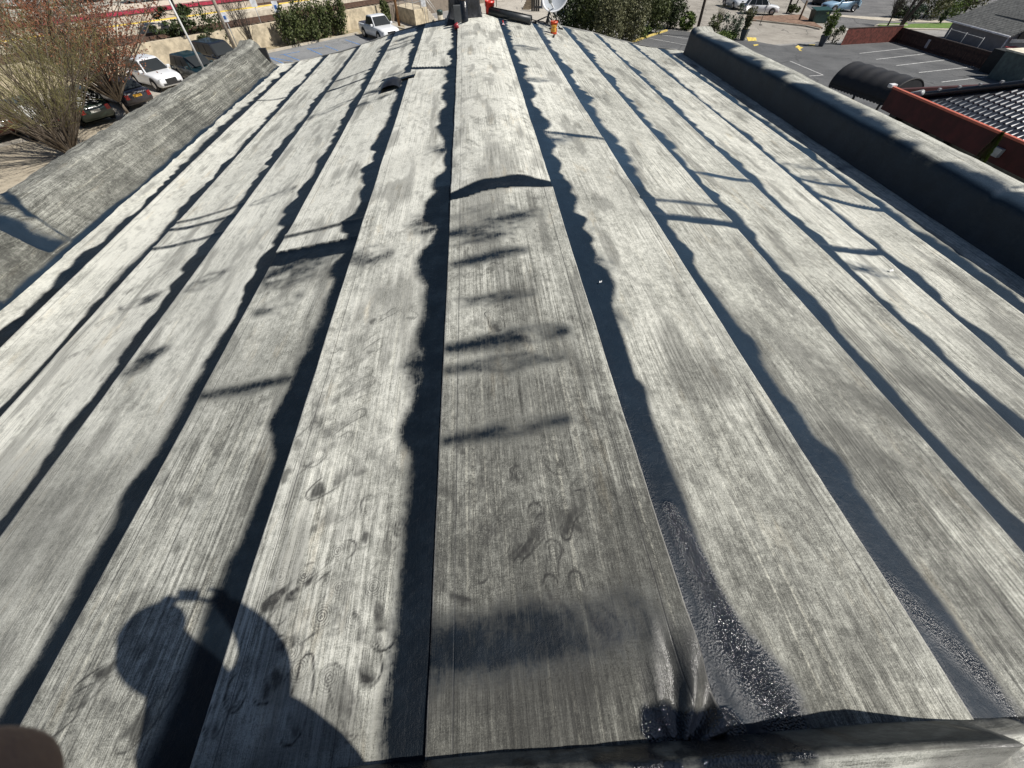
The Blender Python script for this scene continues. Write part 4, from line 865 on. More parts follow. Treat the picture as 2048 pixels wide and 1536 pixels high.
car_at('parked_car', 'dark red brown car at the left edge of the photo', -8, 268, 'sedan', paint('maroon_paint', (.06, .018, .012)), hd)
# cars on the far side of the railway
for k, (px, py, pm, lab) in enumerate(((75, 12, WHITE, 'white car beyond the platforms at the top left corner'), (150, 6, WHITE, 'white car with ladder like bars beyond the platforms'), (300, 3, SILVER, 'grey car beyond the platforms behind the pine'), (220, -2, WHITE, 'white van beyond the crimson band'))):
    c = at(px, py, WH+.3); car('parked_car', lab, 'car', c, hd-math.pi/2, 'van' if k % 2 else 'suv', pm, 1.0, group=None)

# ================================================================== poles, signs, street furniture
def pole(name, label, cat, px, py, topxy_y, r, m_, base=None, lean=0, extra=0):
    b = at(px, py); h = max(6.0, topz(b, topxy_y)-b.z)+extra; t = thing(name, label, cat, tuple(b))
    mb = MB().tube([b, b+Vector((lean*h, 0, h))], [r, r*.8], 10); child(mb.build('shaft', m_), t)
    if base: mb = MB(); mb.lathe([(base*1.02, 0), (base, .06), (base*.95, .8), (base*.5, .83)], 16, c=tuple(b)); child(mb.build('concrete_base', M_CONC), t)
    return t
M_WPOLE = mat('white_pole_paint', (.72, .72, .70), .5, var=.1); M_WOOD = mat('weathered_pole_wood', (.30, .26, .21), .9, var=.3, scale=8)
t = pole('lamp_post', 'slim white lamp post standing between the dark cars', 'lamp post', 425, 172, -60, .075, M_WPOLE, extra=1)
t = pole('lamp_post', 'pale lamp pole on a round concrete base among the hedge bushes', 'lamp post', 673, 70, -40, .07, mat('grey_pole_paint', (.45, .43, .40), .6), base=.26)
pole('utility_pole', 'grey wooden utility pole beside the black van', 'utility pole', 479, 119, -60, .15, M_WOOD, extra=1)
pole('utility_pole', 'brown wooden pole in front of the concrete ramp', 'utility pole', 799, 53, -60, .15, mat('brown_pole_wood', (.28, .15, .07), .85, var=.35, scale=7), extra=1)
pole('utility_pole', 'thick dark brown pole beside the end of the right parapet', 'utility pole', 1391, 74, -60, .16, mat('dark_pole_wood', (.09, .07, .055), .9, var=.3, scale=7), extra=1)
b = at(1597, 42); t = thing('wooden_post', 'short leaning brown post on the mulch island', 'post', tuple(b)); child(MB().tube([b, b+Vector((.1, 0, topz(b, 0)-b.z+.2))], .12, 8).build('shaft', mat('brown_post', (.16, .11, .07), .9)), t); child(MB().box((b.x-.1, b.y-.2, topz(b, 0)), (b.x+.3, b.y-.15, topz(b, 0)+.35)).build('notice', mat('white_sign', (.7, .7, .7), .6)), t)
b = at(1519, 50.5); t = thing('street_sign_post', 'thin dark sign post leaning in front of the white car', 'sign post', tuple(b)); child(MB().tube([b, b+Vector((.15, 0, 3.6))], .035, 6).build('shaft', M_TRIM), t); child(MB().box((b.x-.02, b.y-.1, b.z+.0), (b.x+.3, b.y+.1, b.z+.06)).build('foot', M_TRIM), t)
def sign(name, label, pbase, pc, w_, h_, symbol=True, dz=0.0):
    b = at(*pbase, dz); zc = topz(b, pc); t = thing(name, label, 'sign', tuple(b))
    child(MB().tube([b, b+Vector((0, 0, zc-b.z+h_*.5))], .035, 6).build('post', M_STEEL), t)
    d = Vector((CAM[0]-b.x, CAM[1]-b.y, 0)).normalized(); e = Vector((-d.y, d.x, 0)); up_ = Vector((0, 0, 1)); c = Vector((b.x, b.y, zc))+d*.05
    def brd(w2, h2, o, mm, nm, off=(0, 0), par=t):
        q = [c+e*(sx*w2/2+off[0])+up_*(sz*h2/2+off[1])+d*(o+k) for k in (0, .02) for sx, sz in ((-1, -1), (1, -1), (1, 1), (-1, 1))]
        m2 = MB(); m2.add(q, [(0, 1, 2, 3), (7, 6, 5, 4), (0, 4, 5, 1), (1, 5, 6, 2), (2, 6, 7, 3), (3, 7, 4, 0)]); o_ = m2.build(nm, mm); bm = bmesh.new(); bm.from_mesh(o_.data); bmesh.ops.recalc_face_normals(bm, faces=bm.faces); bm.to_mesh(o_.data); bm.free(); return child(o_, t)
    brd(w_, h_, 0, mat('sign_white', (.72, .74, .76), .5), 'board')
    if symbol: brd(w_*.42, h_*.34, .024, mat('sign_blue', (.03, .12, .38), .5), 'symbol', (0, -.02))
    return t
sign('parking_sign', 'white accessible parking sign with a blue symbol in front of the hedge', (580, 94), 13, .50, .75)
sign('parking_sign', 'white sign with a blue symbol fixed beside the utility pole', (486, 118), 34, .40, .62)
sign('parking_sign', 'blank backed white sign at the top edge right of the utility pole', (540, 92), 5, .5, .6, False)
sign('notice_sign', 'small white square notice on the concrete ramp', (853, 50), 6, .55, .6, False)
# concrete ramp block, steps, bin
A_, B_, C_ = at(797, 41), at(833, 54), at(858, 47.5)
rh = topz(B_, 20.5)-B_.z
def quadblock(name, pts, h, m_, label, cat, z0=-.1):
    mb = MB(); mb.prism([(p.x, p.y) for p in pts], lambda x, y: gz(x)+z0, lambda x, y: gz(B_.x)+h); o = mb.build(name, m_, bevel=.02)
    return tag(o, label, cat) if label else o
D_ = A_+(C_-B_)+Vector((0, 0, 0))
ramp = thing('concrete_ramp', 'pale concrete ramp block with a shaded side and pipe railing', 'ramp', tuple(B_))
child(quadblock('block', [A_, B_, C_, D_], rh, M_WALL, None, None), ramp)
for a, b2 in ((A_, B_), (B_, C_)):
    for u in ((0.15, .55, .95) if a is A_ else (.5, 1.0)):
        p = a.lerp(b2, u)+(D_-A_).normalized()*.1; p.z = gz(B_.x)+rh; child(MB().tube([p, p+Vector((0, 0, 1.1))], .035, 6).build('post', M_STEEL), ramp)
for hh in (.6, 1.08):
    pts = [a_+Vector((0, 0, 0)) for a_ in (A_, B_, C_)]; pts = [Vector((p.x, p.y, gz(B_.x)+rh+hh)) for p in pts]; child(MB().tube(pts, .03, 6).build('rail', M_STEEL), ramp)
dirBC = (C_-B_).normalized(); dAB = (A_-B_).normalized()
st = thing('stair_flight', 'short sunlit flight of concrete steps beside the ramp', 'stairs', tuple(C_))
for k in range(5):
    p0 = C_+dirBC*(.30*k+.05); q = [p0+dirBC*.3, p0, p0+dAB*2.2, p0+dAB*2.2+dirBC*.3]
    child(quadblock('step', q, rh*(1-(k+1)/6.0), M_CONC, None, None), st)
for off in (0, 1):
    a = Vector((C_.x, C_.y, gz(B_.x)+rh+1.0-.35*off)); e = a+dirBC*1.7+Vector((0, 0, -rh*.95)); child(MB().tube([a, e], .035, 6).build('handrail', mat('white_rail', (.7, .7, .68), .5)), st)
S0 = at(893, 45)
st2 = thing('stair_flight', 'wide dark grey steps in shade behind the litter bin', 'stairs', tuple(S0))
for k in range(6):
    p0 = S0+Vector((.25*k, .42*k, 0)); mb = MB(); mb.box((p0.x-.4, p0.y, gz(S0.x)-.1), (p0.x+3.2, p0.y+.44, gz(S0.x)+.17*(k+1))); child(mb.build('step', mat('grey_step', (.11, .12, .13), .9)), st2)
b = at(882, 46.5); t = thing('litter_bin', 'tan litter bin with a dark green domed lid by the steps', 'litter bin', tuple(b))
hb = topz(b, 19)-b.z; k_ = hb/1.25
mb = MB(); mb.lathe([(.30*k_, 0), (.33*k_, .05), (.33*k_, .80*k_)], 18, c=tuple(b)); child(mb.build('drum', mat('tan_drum', (.46, .42, .33), .8)), t)
mb = MB(); mb.lathe([(.35*k_, .80*k_), (.36*k_, 1.12*k_), (.33*k_, 1.2*k_), (.1, 1.25*k_)], 18, c=tuple(b)); child(mb.build('lid', mat('dark_green_lid', (.03, .06, .05), .4)), t)
d = Vector((CAM[0]-b.x, CAM[1]-b.y, 0)).normalized(); e = Vector((-d.y, d.x, 0)); c = b+d*.345*k_; mb = MB(); mb.add([c+e*sx*.2+Vector((0, 0, z)) for sx, z in ((-1, .88*k_), (1, .88*k_), (1, 1.08*k_), (-1, 1.08*k_))], [(0, 1, 2, 3)]); child(mb.build('opening', M_TRIM), t)
# garden wall and steps behind the roof crest
pb = at(1068, 23.5)
t = thing('gate_post', 'pair of black weathered boards standing on the pale plaza', 'gate', tuple(pb))
for k in range(4):
    mb = MB(); mb.box((pb.x-.4+k*.30, pb.y, pb.z), (pb.x-.14+k*.30, pb.y+.10, pb.z+2.3)); child(mb.build('board', mat('charred_board', (.03, .028, .026), .9, var=.6, scale=9)), t)
ps = at(1045, 20); t = thing('stair_flight', 'narrow steps with a thin handrail on the pale plaza', 'stairs', tuple(ps))
for k in range(6):
    mb = MB(); mb.box((ps.x+.16*k, ps.y+.3*k, ps.z-.1), (ps.x+.16*k+1.0, ps.y+.3*k+.32, ps.z+.17*(k+1))); child(mb.build('step', mat('brown_step', (.20, .16, .11), .9)), t)
child(MB().tube([ps+Vector((-.2, 0, .8)), ps+Vector((.8, 1.8, 1.9))], .03, 6).build('handrail', M_STEEL), t)
pw = at(1085, 18); t = tag(MB().box((pw.x, pw.y, pw.z-.1), (pw.x+.9, pw.y+2.2, pw.z+1.6)).build('garden_wall', mat('white_wall', (.66, .65, .62), .85)), 'white rendered wall end between the black boards and the dish', 'wall')
pp_ = at(993, 14); t = thing('pipe_railing', 'thin dark frame railing right of the red bucket', 'railing', tuple(pp_))
child(MB().tube([pp_, pp_+Vector((0, 0, 2.4))], .05, 6).build('post', M_TRIM), t); child(MB().tube([pp_+Vector((0, 0, .9)), pp_+Vector((-2.2, 0, 1.0))], .05, 6).build('rail', M_TRIM), t)
# green bin
b = at(1633, 45); t = thing('waste_container', 'dark green waste container at the edge of the street', 'waste container', tuple(b), math.radians(-5))
mb = MB(); mb.add([(x, y, z) for z, k in ((0, .86), (1.25, 1.0)) for x, y in ((-1.05*k, -.7*k), (1.05*k, -.7*k), (1.05*k, .7*k), (-1.05*k, .7*k))], [(0, 3, 2, 1), (4, 5, 6, 7), (0, 1, 5, 4), (1, 2, 6, 5), (2, 3, 7, 6), (3, 0, 4, 7)]); mb.build('tub', mat('green_bin', (.015, .045, .04), .5), t)
mb = MB(); mb.add([(-1.1, -.75, 1.26), (1.1, -.75, 1.26), (1.1, .75, 1.40), (-1.1, .75, 1.40), (-1.1, -.75, 1.31), (1.1, -.75, 1.31), (1.1, .75, 1.47), (-1.1, .75, 1.47)], [(0, 3, 2, 1), (4, 5, 6, 7), (0, 1, 5, 4), (1, 2, 6, 5), (2, 3, 7, 6), (3, 0, 4, 7)]); mb.build('lid', mat('green_bin_lid', (.02, .06, .05), .4), t)

# ================================================================== red board fence
def board_fence(name, label, pa, pb, pytop, m_, wood=True):
    a, b_ = at(*pa), at(*pb); h = topz(a, pytop)-a.z; t = thing(name, label, 'fence', tuple(a)); d = (b_-a); d.z = 0; L = d.length; d.normalize(); nn = Vector((-d.y, d.x, 0))
    mb = MB(); s = 0; rnd = random.Random(3)
    while s < L:
        p = a+d*s; wv = .15; o = rnd.uniform(-.008, .008); q = [p+nn*(-.012+o), p+d*(wv-.012)+nn*(-.012+o), p+d*(wv-.012)+nn*(.012+o), p+nn*(.012+o)]
        hh = h+rnd.uniform(-.012, .012)
        mb.add([(v.x, v.y, gz(v.x)+z) for z in (.02, hh) for v in q], [(0, 3, 2, 1), (4, 5, 6, 7), (0, 1, 5, 4), (1, 2, 6, 5), (2, 3, 7, 6), (3, 0, 4, 7)]); s += wv
    child(mb.build('boards', m_), t)
    for z in (.3, h-.25):
        p, q = a+nn*.05, a+d*L+nn*.05; child(MB().tube([(p.x, p.y, gz(p.x)+z), (q.x, q.y, gz(q.x)+z)], .04, 4).build('rail', m_), t)
    p, q = a, a+d*L; child(MB().tube([(p.x, p.y, gz(p.x)+h+.03), (q.x, q.y, gz(q.x)+h+.03)], .05, 4).build('cap', mat('fence_cap', (.10, .075, .065), .8)), t)
    return t, a, b_, h, d, nn
M_RED = mat('red_stained_boards', (.13, .035, .025), .85, var=.45, scale=4)
board_fence('board_fence', 'sunlit dark red board fence facing the photographer', (1681, 90.5), (1789, 84), 57, M_RED)
t, fa, fb, fh, fd, fn = board_fence('board_fence', 'long shaded red brown board fence along the parking stalls', (1789, 84), (1972, 142), 56, mat('shaded_red_boards', (.045, .022, .018), .85, var=.35, scale=4))  # same red boards, with the shade of this side painted in darker
# sign on the shaded fence
p = fa.lerp(fb, .36); 
sx = MB(); sg_ = -1 if fn.dot(Vector((CAM[0]-p.x, CAM[1]-p.y, 0))) < 0 else 1
q = [p+fn*sg_*k+fd*u for k in (.05, .07) for u in (-.16, .16)]
sx.add([(q[0].x, q[0].y, p.z+fh-.95), (q[1].x, q[1].y, p.z+fh-.95), (q[1].x, q[1].y, p.z+fh-.25), (q[0].x, q[0].y, p.z+fh-.25), (q[2].x, q[2].y, p.z+fh-.95), (q[3].x, q[3].y, p.z+fh-.95), (q[3].x, q[3].y, p.z+fh-.25), (q[2].x, q[2].y, p.z+fh-.25)], [(0, 3, 2, 1), (4, 5, 6, 7), (0, 1, 5, 4), (1, 2, 6, 5), (2, 3, 7, 6), (3, 0, 4, 7)])
tag(sx.build('fence_sign', mat('pale_sign', (.42, .40, .42), .6)), 'small pale upright sign on the shaded fence', 'sign')

# ================================================================== grey house with shingled roof
hA, hB = at(1886, 76), at(1994, 109)
hd_ = (hB-hA); hd_.z = 0; HL = hd_.length; hd_.normalize(); hn = Vector((-hd_.y, hd_.x, 0)); hn = hn if hn.dot(Vector((hA.x, hA.y, 0))) > 0 else -hn
eh = topz(hA, 40)-hA.z; house = thing('house', 'grey house with a dark shingled roof and white gutter', 'house', tuple(hA), 0)
def hp(s, o, z): v = hA+hd_*s+hn*o; return Vector((v.x, v.y, hA.z-.2+z))
def hull_box(pts8, nm, m_, par, bevel=0):
    mb = MB(); mb.add(pts8, [(0, 3, 2, 1), (4, 5, 6, 7), (0, 1, 5, 4), (1, 2, 6, 5), (2, 3, 7, 6), (3, 0, 4, 7)]); o = mb.build(nm, m_)
    bm = bmesh.new(); bm.from_mesh(o.data); bmesh.ops.recalc_face_normals(bm, faces=bm.faces); bm.to_mesh(o.data); bm.free(); return child(o, par) if par is not None else o
def hb_(s0, s1, o0, o1, z0, z1): return [hp(s, o, z) for z in (z0, z1) for s, o in ((s0, o0), (s1, o0), (s1, o1), (s0, o1))]
M_SID = mat('grey_siding', (.19, .185, .195), .85, var=.12, scale=2)
hull_box(hb_(0, HL, 0, 8, -.6, eh+.2), 'wall', M_SID, house)
m, nt, b = nt_new('asphalt_shingles'); g = G(nt); P = g.pos(); bk = g.n('TexBrick'); g.put(bk, 'Vector', g.n('UVMap', uv_map='UVMap').outputs[0]); bk.inputs['Scale'].default_value = 1
bk.inputs['Color1'].default_value = (.085, .09, .09, 1); bk.inputs['Color2'].default_value = (.17, .175, .17, 1); bk.inputs['Mortar'].default_value = (.03, .03, .03, 1); bk.inputs['Mortar Size'].default_value = .035; bk.inputs['Brick Width'].default_value = .5; bk.inputs['Row Height'].default_value = .20
nt.links.new(g.mix(g.ss(g.noise(P, 3, 5, .7), .3, .7, 0, .5), bk.outputs[0], (.22, .22, .20)), b.inputs['Base Color']); b.inputs['Roughness'].default_value = .9
M_SHIN = m
def roof_plane(pts, name, par, thick=.12):
    mb = MB(); pts = [Vector(p) for p in pts]; n = (pts[1]-pts[0]).cross(pts[-1]-pts[0]).normalized(); n = n if n.z > 0 else -n
    k = len(pts); mb.add(pts+[p-n*thick for p in pts], [tuple(range(k)), tuple(range(2*k-1, k-1, -1))]+[(i, k+i, k+(i+1) % k, (i+1) % k) for i in range(k)])
    o = mb.build(name, M_SHIN); u = (pts[1]-pts[0]).normalized(); v = n.cross(u); uvl = o.data.uv_layers.new(name='UVMap')
    for l in o.data.loops: p = o.data.vertices[l.vertex_index].co-pts[0]; uvl.data[l.index].uv = (p.dot(u), p.dot(v))
    bm = bmesh.new(); bm.from_mesh(o.data); bmesh.ops.recalc_face_normals(bm, faces=bm.faces); bm.to_mesh(o.data); bm.free()
    return child(o, par)
rz_ = eh+.2
roof_plane([hp(-.5, -.5, rz_), hp(HL+.6, -.5, rz_), hp(HL+.6, 4, rz_+2.4), hp(1.5, 4, rz_+2.4)], 'roof', house)
roof_plane([hp(-.5, -.5, rz_), hp(1.5, 4, rz_+2.4), hp(1.5, 4.1, rz_+2.4), hp(-.5, 8.5, rz_)], 'roof', house)
roof_plane([hp(HL*.42, 1.2, rz_+.95), hp(HL*.80, 1.2+4.0, rz_+3.2), hp(HL*.80+4, 5.0, rz_+3.2), hp(HL*.80+4, 1.2, rz_+1.0)], 'dormer_roof', house)
child(MB().tube([hp(-.5, -.56, rz_-.05), hp(HL+.6, -.56, rz_-.05)], .075, 8).build('gutter', mat('white_gutter', (.55, .56, .60), .5)), house)
child(MB().tube([hp(HL+.05, -.1, 0), hp(HL+.05, -.1, rz_)], .06, 8).build('downpipe', mat('white_gutter', (.6, .6, .6), .5)), house)
for s in (1.6, 4.4): 
    child(MB().box((0, 0, 0), (.01, .01, .01)).build('vent', M_TRIM), house) if False else None
# gable face with white trim and porch
hull_box(hb_(HL+.02, HL+.14, .3, 5.5, 1.2, eh-.1), 'gable_trim', mat('white_trim', (.60, .58, .56), .7), house)
for k in range(3): hull_box(hb_(HL+.15, HL+.20, .8+1.5*k, 1.9+1.5*k, 1.5, 2.6), 'window', M_GLASS, house)
t = thing('porch_table', 'red topped table beside the grey house', 'table', tuple(hp(HL+1.2, .2, 0)))
hull_box(hb_(HL+.6, HL+1.8, -.3, .7, .95, 1.02), 'tabletop', mat('red_cloth', (.45, .05, .06), .7), t)
for s, o in ((.7, -.2), (1.7, -.2), (1.7, .6), (.7, .6)): child(MB().tube([hp(HL+s, o, .2), hp(HL+s, o, .95)], .03, 6).build('leg', M_STEEL), t)
fence_rail('yard_railing', [hp(s, -1.4, .2) for s in (2.1, 4.6, 7.2)], 1.25, (.92,), mat('white_rail', (.7, .7, .68), .5), 'thin white posts and wire between the house and the dark fence', 'railing')
# dark shed block and pale topped box in front of the house
p0 = at(1985, 150); d1 = fd; 
def fp(o, s, z): v = fb+fd*s+fn*sg_*o; return Vector((v.x, v.y, fb.z+z))
t = tag(hull_box([fp(o, s, z) for z in (-.2, fh+.5) for o, s in ((-.6, .1), (.9, .1), (.9, 1.7), (-.6, 1.7))], 'garden_shed', mat('near_black_boards', (.018, .020, .020), .8), None), 'near black shed at the right end of the shaded fence', 'shed')
t = thing('utility_cabinet', 'grey green box with a cream top behind the tiled roof', 'cabinet', tuple(fp(1.5, 4, 0)))
hull_box([fp(o, s, z) for z in (-.2, 2.0) for o, s in ((-.8, 2.3), (2.0, 2.3), (2.0, 5.6), (-.8, 5.6))], 'body', mat('grey_green_panel', (.10, .13, .12), .7), t)
hull_box([fp(o, s, z) for z in (2.004, 2.12) for o, s in ((-.9, 2.2), (2.1, 2.2), (2.1, 5.7), (-.9, 5.7))], 'top', mat('cream_top', (.72, .66, .52), .7), t)

# ================================================================== restaurant with red fascia, tiled roof and barrel awning
FT = 3.9
rA, rB = at(1787, 174, FT), at(2048, 284, FT)
rd = rB-rA; rd.z = 0; rd.normalize(); rn = Vector((-rd.y, rd.x, 0)); rn = rn if rn.x > 0 else -rn
rest = thing('restaurant', 'low restaurant with dark red fascia, orange edge and black tiled roof', 'building', (rA.x, rA.y, gz(rA.x)))
zf = rA.z
def rp(s, o, z): v = rA+rd*s+rn*o; return Vector((v.x, v.y, zf+z))
def rb(s0, s1, o0, o1, z0, z1, nm, m_): return hull_box([rp(s, o, z) for z in (z0, z1) for s, o in ((s0, o0), (s1, o0), (s1, o1), (s0, o1))], nm, m_, rest)
LB = 22
M_FAS = mat('dark_red_fascia', (.055, .010, .010), .75, var=.35, scale=1.5); M_DKW = mat('dark_wall', (.10, .11, .10), .8, var=.3)
rb(0, LB, 0, .18, -.90, -.06, 'fascia', M_FAS); rb(.0, .18, .184, 10, -.90, -.06, 'fascia', M_FAS)
rb(-.03, LB, -.04, .10, -.056, .02, 'fascia_edge', mat('orange_edge', (.50, .13, .08), .6, var=.1))
rb(.19, LB, .19, 10, -.60, -.30, 'gutter_deck', mat('dark_deck', (.03, .03, .035), .6))
rb(.4, LB, .9, 1.1, -4.4, -.95, 'wall', mat('grey_green_wall', (.13, .14, .125), .85)); rb(.4, .6, 1.1, 9.8, -4.4, -.95, 'wall', M_DKW)
rb(.19, LB, .19, .9, -.95, -.904, 'soffit', M_DKW)
for s in (.45, 2.1, 3.5): rb(s, s+.45, .25, .7, -4.4, -.955, 'column', mat('black_column', (.02, .02, .02), .6))
for s in (9.5, 13): rb(s, s+.5, .25, .7, -4.4, -.955, 'column', mat('black_column', (.02, .02, .02), .6))
mb = MB(); mb.box((-.16, -.12, 0), (.16, .12, .15)); o = mb.build('corner_lamp', mat('white_fitting', (.7, .7, .7), .4), bevel=.03); q = rp(-.12, .02, -.05); o.location = q; child(o, rest)
o.matrix_parent_inverse = Matrix.Translation(-Vector(rest.location))
rb(6.3, 6.7, -.14, 0, -.66, -.38, 'wall_lamp', mat('grey_fitting', (.34, .36, .36), .4))
rb(12.6, 13.4, -.35, 0, -1.9, -1.2, 'air_conditioner', mat('white_fitting', (.7, .7, .7), .4))
# tiled roof: rows of barrel pantiles as real relief
slope = .42; e0 = .75; z0 = -.30
corner = 1.5
M_TILE = mat('glazed_black_tile', (.045, .055, .070), .24, .0, .25, 4, spec=.8, coat=.5)
mb = MB(); rowL = .36; tw_ = .26; nrow = 17
for r in range(nrow):
    oA, oB = e0+r*rowL*.93, e0+(r+1)*rowL*.93+.05
    zA, zB = z0+(oA-e0)*slope+.05, z0+(oB-e0)*slope+.0
    s = corner+r*rowL*.93*.95
    s = math.ceil(s/tw_)*tw_
    while s < LB-1.5:
        vs = []; 
        for k in range(6):
            a = math.pi*k/5; x = s+tw_*.5-math.cos(a)*tw_*.32; h = math.sin(a)*.085
            vs += [rp(x, oA, zA+h), rp(x, oB, zB+h)]
        vs += [rp(s, oA, zA-.03), rp(s, oB, zB-.03), rp(s+tw_, oA, zA-.03), rp(s+tw_, oB, zB-.03)]
        fs = [(2*k, 2*k+2, 2*k+3, 2*k+1) for k in range(5)]+[(12, 0, 1, 13), (10, 14, 15, 11), (0, 12, 14, 10, 8, 6, 4, 2)]
        mb.add(vs, fs, 0, False); s += tw_
o = mb.build('roof_tiles', M_TILE); bm = bmesh.new(); bm.from_mesh(o.data); bmesh.ops.recalc_face_normals(bm, faces=bm.faces); bm.to_mesh(o.data); bm.free(); child(o, rest)
top_o = e0+nrow*rowL*.93; tz = z0+(top_o-e0)*slope
M_RDG = mat('black_ridge_tile', (.025, .027, .032), .35, spec=.6)
# hip ridge that runs up from the corner, with its row of caps
a = rp(corner-.75, e0-.35, z0+.08); b_ = rp(corner+nrow*rowL*.93*.95-.1, top_o, tz+.16)
child(MB().tube([a, b_], .13, 8).build('hip_ridge', M_RDG), rest)
mb = MB()
for k in range(14): p = a.lerp(b_, (k+.5)/14); mb.box((p.x-.05, p.y-.05, p.z+.06), (p.x+.05, p.y+.05, p.z+.2))
child(mb.build('ridge_caps', mat('pale_ridge_cap', (.35, .36, .37), .5)), rest)
hull_box([rp(s, o_, z) for s, o_, z in ((corner-.75, e0-.2, z0-.06), (LB, e0-.2, z0-.06), (LB, top_o, tz-.06), (corner+5, top_o, tz-.06), (corner-.75, e0-.2, z0+.02), (LB, e0-.2, z0+.02), (LB, top_o, tz+.02), (corner+5, top_o, tz+.02))], 'roof_deck', M_RDG, rest)
hull_box([rp(s, o_, z) for s, o_, z in ((corner-.9, e0-.2, z0-.1), (corner+5, top_o, tz-.1), (corner+4.8, 12, tz-.1), (corner-.9, 12, z0-.1), (corner-.9, e0-.2, z0+.0), (corner+5, top_o, tz+.0), (corner+4.8, 12, tz), (corner-.9, 12, z0+.0))], 'roof_deck', M_RDG, rest)
child(MB().tube([rp(.4, .5, -.3), rp(1.2, .5, .05)], .12, 8).build('drain_outlet', mat('grey_fitting', (.34, .36, .36), .4)), rest)
# barrel awning
qa, qb = at(1659, 168, 2.15), at(1768, 207, 2.15)
ad = qb-qa; ad.z = 0; AL = ad.length; ad.normalize(); an_ = Vector((-ad.y, ad.x, 0)); an_ = an_ if an_.y > 0 else -an_
qr = at(1712, 129, 2.9); AW = 2.6
aw = thing('barrel_awning', 'black barrel vaulted canvas awning on thin posts beside the red fascia', 'awning', (qa.x, qa.y, gz(qa.x)))
nu, nv = 64, 20; V = np.zeros((nu, nv, 3))
for i in range(nu):
    for j in range(nv):
        u = i/(nu-1); a = math.pi*j/(nv-1); sag = .05*math.sin(u*math.pi*5)**2*math.sin(a)
        c = qa+ad*(u*AL)+an_*(AW/2-math.cos(a)*AW/2); V[i, j] = (c.x, c.y, qa.z+(1.05*math.sin(a)*(1-.0)-sag))
fab = mat('black_canvas', (.016, .017, .020), .75, var=.2)
o = gridmesh('canopy', V.reshape(-1, 3), nu, nv, fab); sm_ = o.modifiers.new('thickness', 'SOLIDIFY'); sm_.thickness = .02; child(o, aw)
for u in (0.0, 1.0):
    mb = MB(); c0 = qa+ad*(u*AL); vs = [c0+an_*(AW/2-math.cos(math.pi*j/18)*AW/2)+Vector((0, 0, 1.03*math.sin(math.pi*j/18))) for j in range(19)]; mb.add(vs, [tuple(range(19))])
    if u == 1.0: child(mb.build('end_panel', fab), aw)
    child(MB().tube(vs, .025, 6).build('frame_hoop', M_TRIM), aw)
for o_ in (0, AW):
    for u in (.04, .5, .96):
        p = qa+ad*(u*AL)+an_*o_; child(MB().tube([(p.x, p.y, gz(p.x)), (p.x, p.y, qa.z)], .045, 6).build('post', M_TRIM), aw)
    child(MB().tube([qa+an_*o_, qa+ad*AL+an_*o_], .03, 6).build('side_rail', M_TRIM), aw)
mb = MB(); nvl = 160; vs = []
for i in range(nvl+1):
    p = qa+ad*(AL*i/nvl)-an_*.02; dz_v = .11+.05*abs(math.sin(i/nvl*math.pi*17)); vs += [(p.x, p.y, p.z+.01), (p.x, p.y, p.z-dz_v)]
mb.add(vs, [(2*i, 2*i+1, 2*i+3, 2*i+2) for i in range(nvl)])
child(mb.build('valance', fab), aw)
# leaning conifer in front of the fascia
best = None
for k in range(160):
    q = rp(3+k*.1, -1.0, 0); q.z = gz(q.x); tt = topz(q, 268); dd = np.array([q.x, q.y, tt])-CAM; px_ = 1024+FPX*(dd@RT)/(dd@FW)
    if best is None or abs(px_-2001) < best[0]: best = (abs(px_-2001), q.copy(), tt)
b = best[1]; tt = best[2]; b2 = Vector((b.x, b.y, b.z)); t = thing('conifer', 'slim dark green conifer in front of the red fascia', 'tree', tuple(b2))
mb = MB(); rnd = random.Random(8); H_ = tt-b.z
for _ in range(5200):
    z = rnd.random()**.8; r = (1-z)**.75*.55*(.75+.25*rnd.random()); az = rnd.random()*6.28; p = b2+Vector((math.cos(az)*r, math.sin(az)*r, z*H_)); a = Vector((math.cos(az)*.4, math.sin(az)*.4, 1)).normalized(); s = a.orthogonal()*.022; ln = .10+.08*rnd.random(); mb.add([p-s, p+a*ln*.3+s, p+a*ln], [(0, 1, 2)])
child(mb.build('crown', LM_BRIGHT), t); child(MB().tube([b2, b2+Vector((0, 0, H_*.8))], [.10, .03], 6).build('trunk', M_BARKD), t)

# ================================================================== things standing on the roof
def rz(x, y=0): return float(prof(np.array(x)))
M_TARB = mat('glossy_black_bitumen', (.014, .015, .018), .28, 0, .5, 6, bump=.012, bscale=9, spec=.6)
M_WRAP = mat('black_membrane_wrap', (.030, .031, .035), .45, 0, .5, 5, bump=.02, bscale=7)
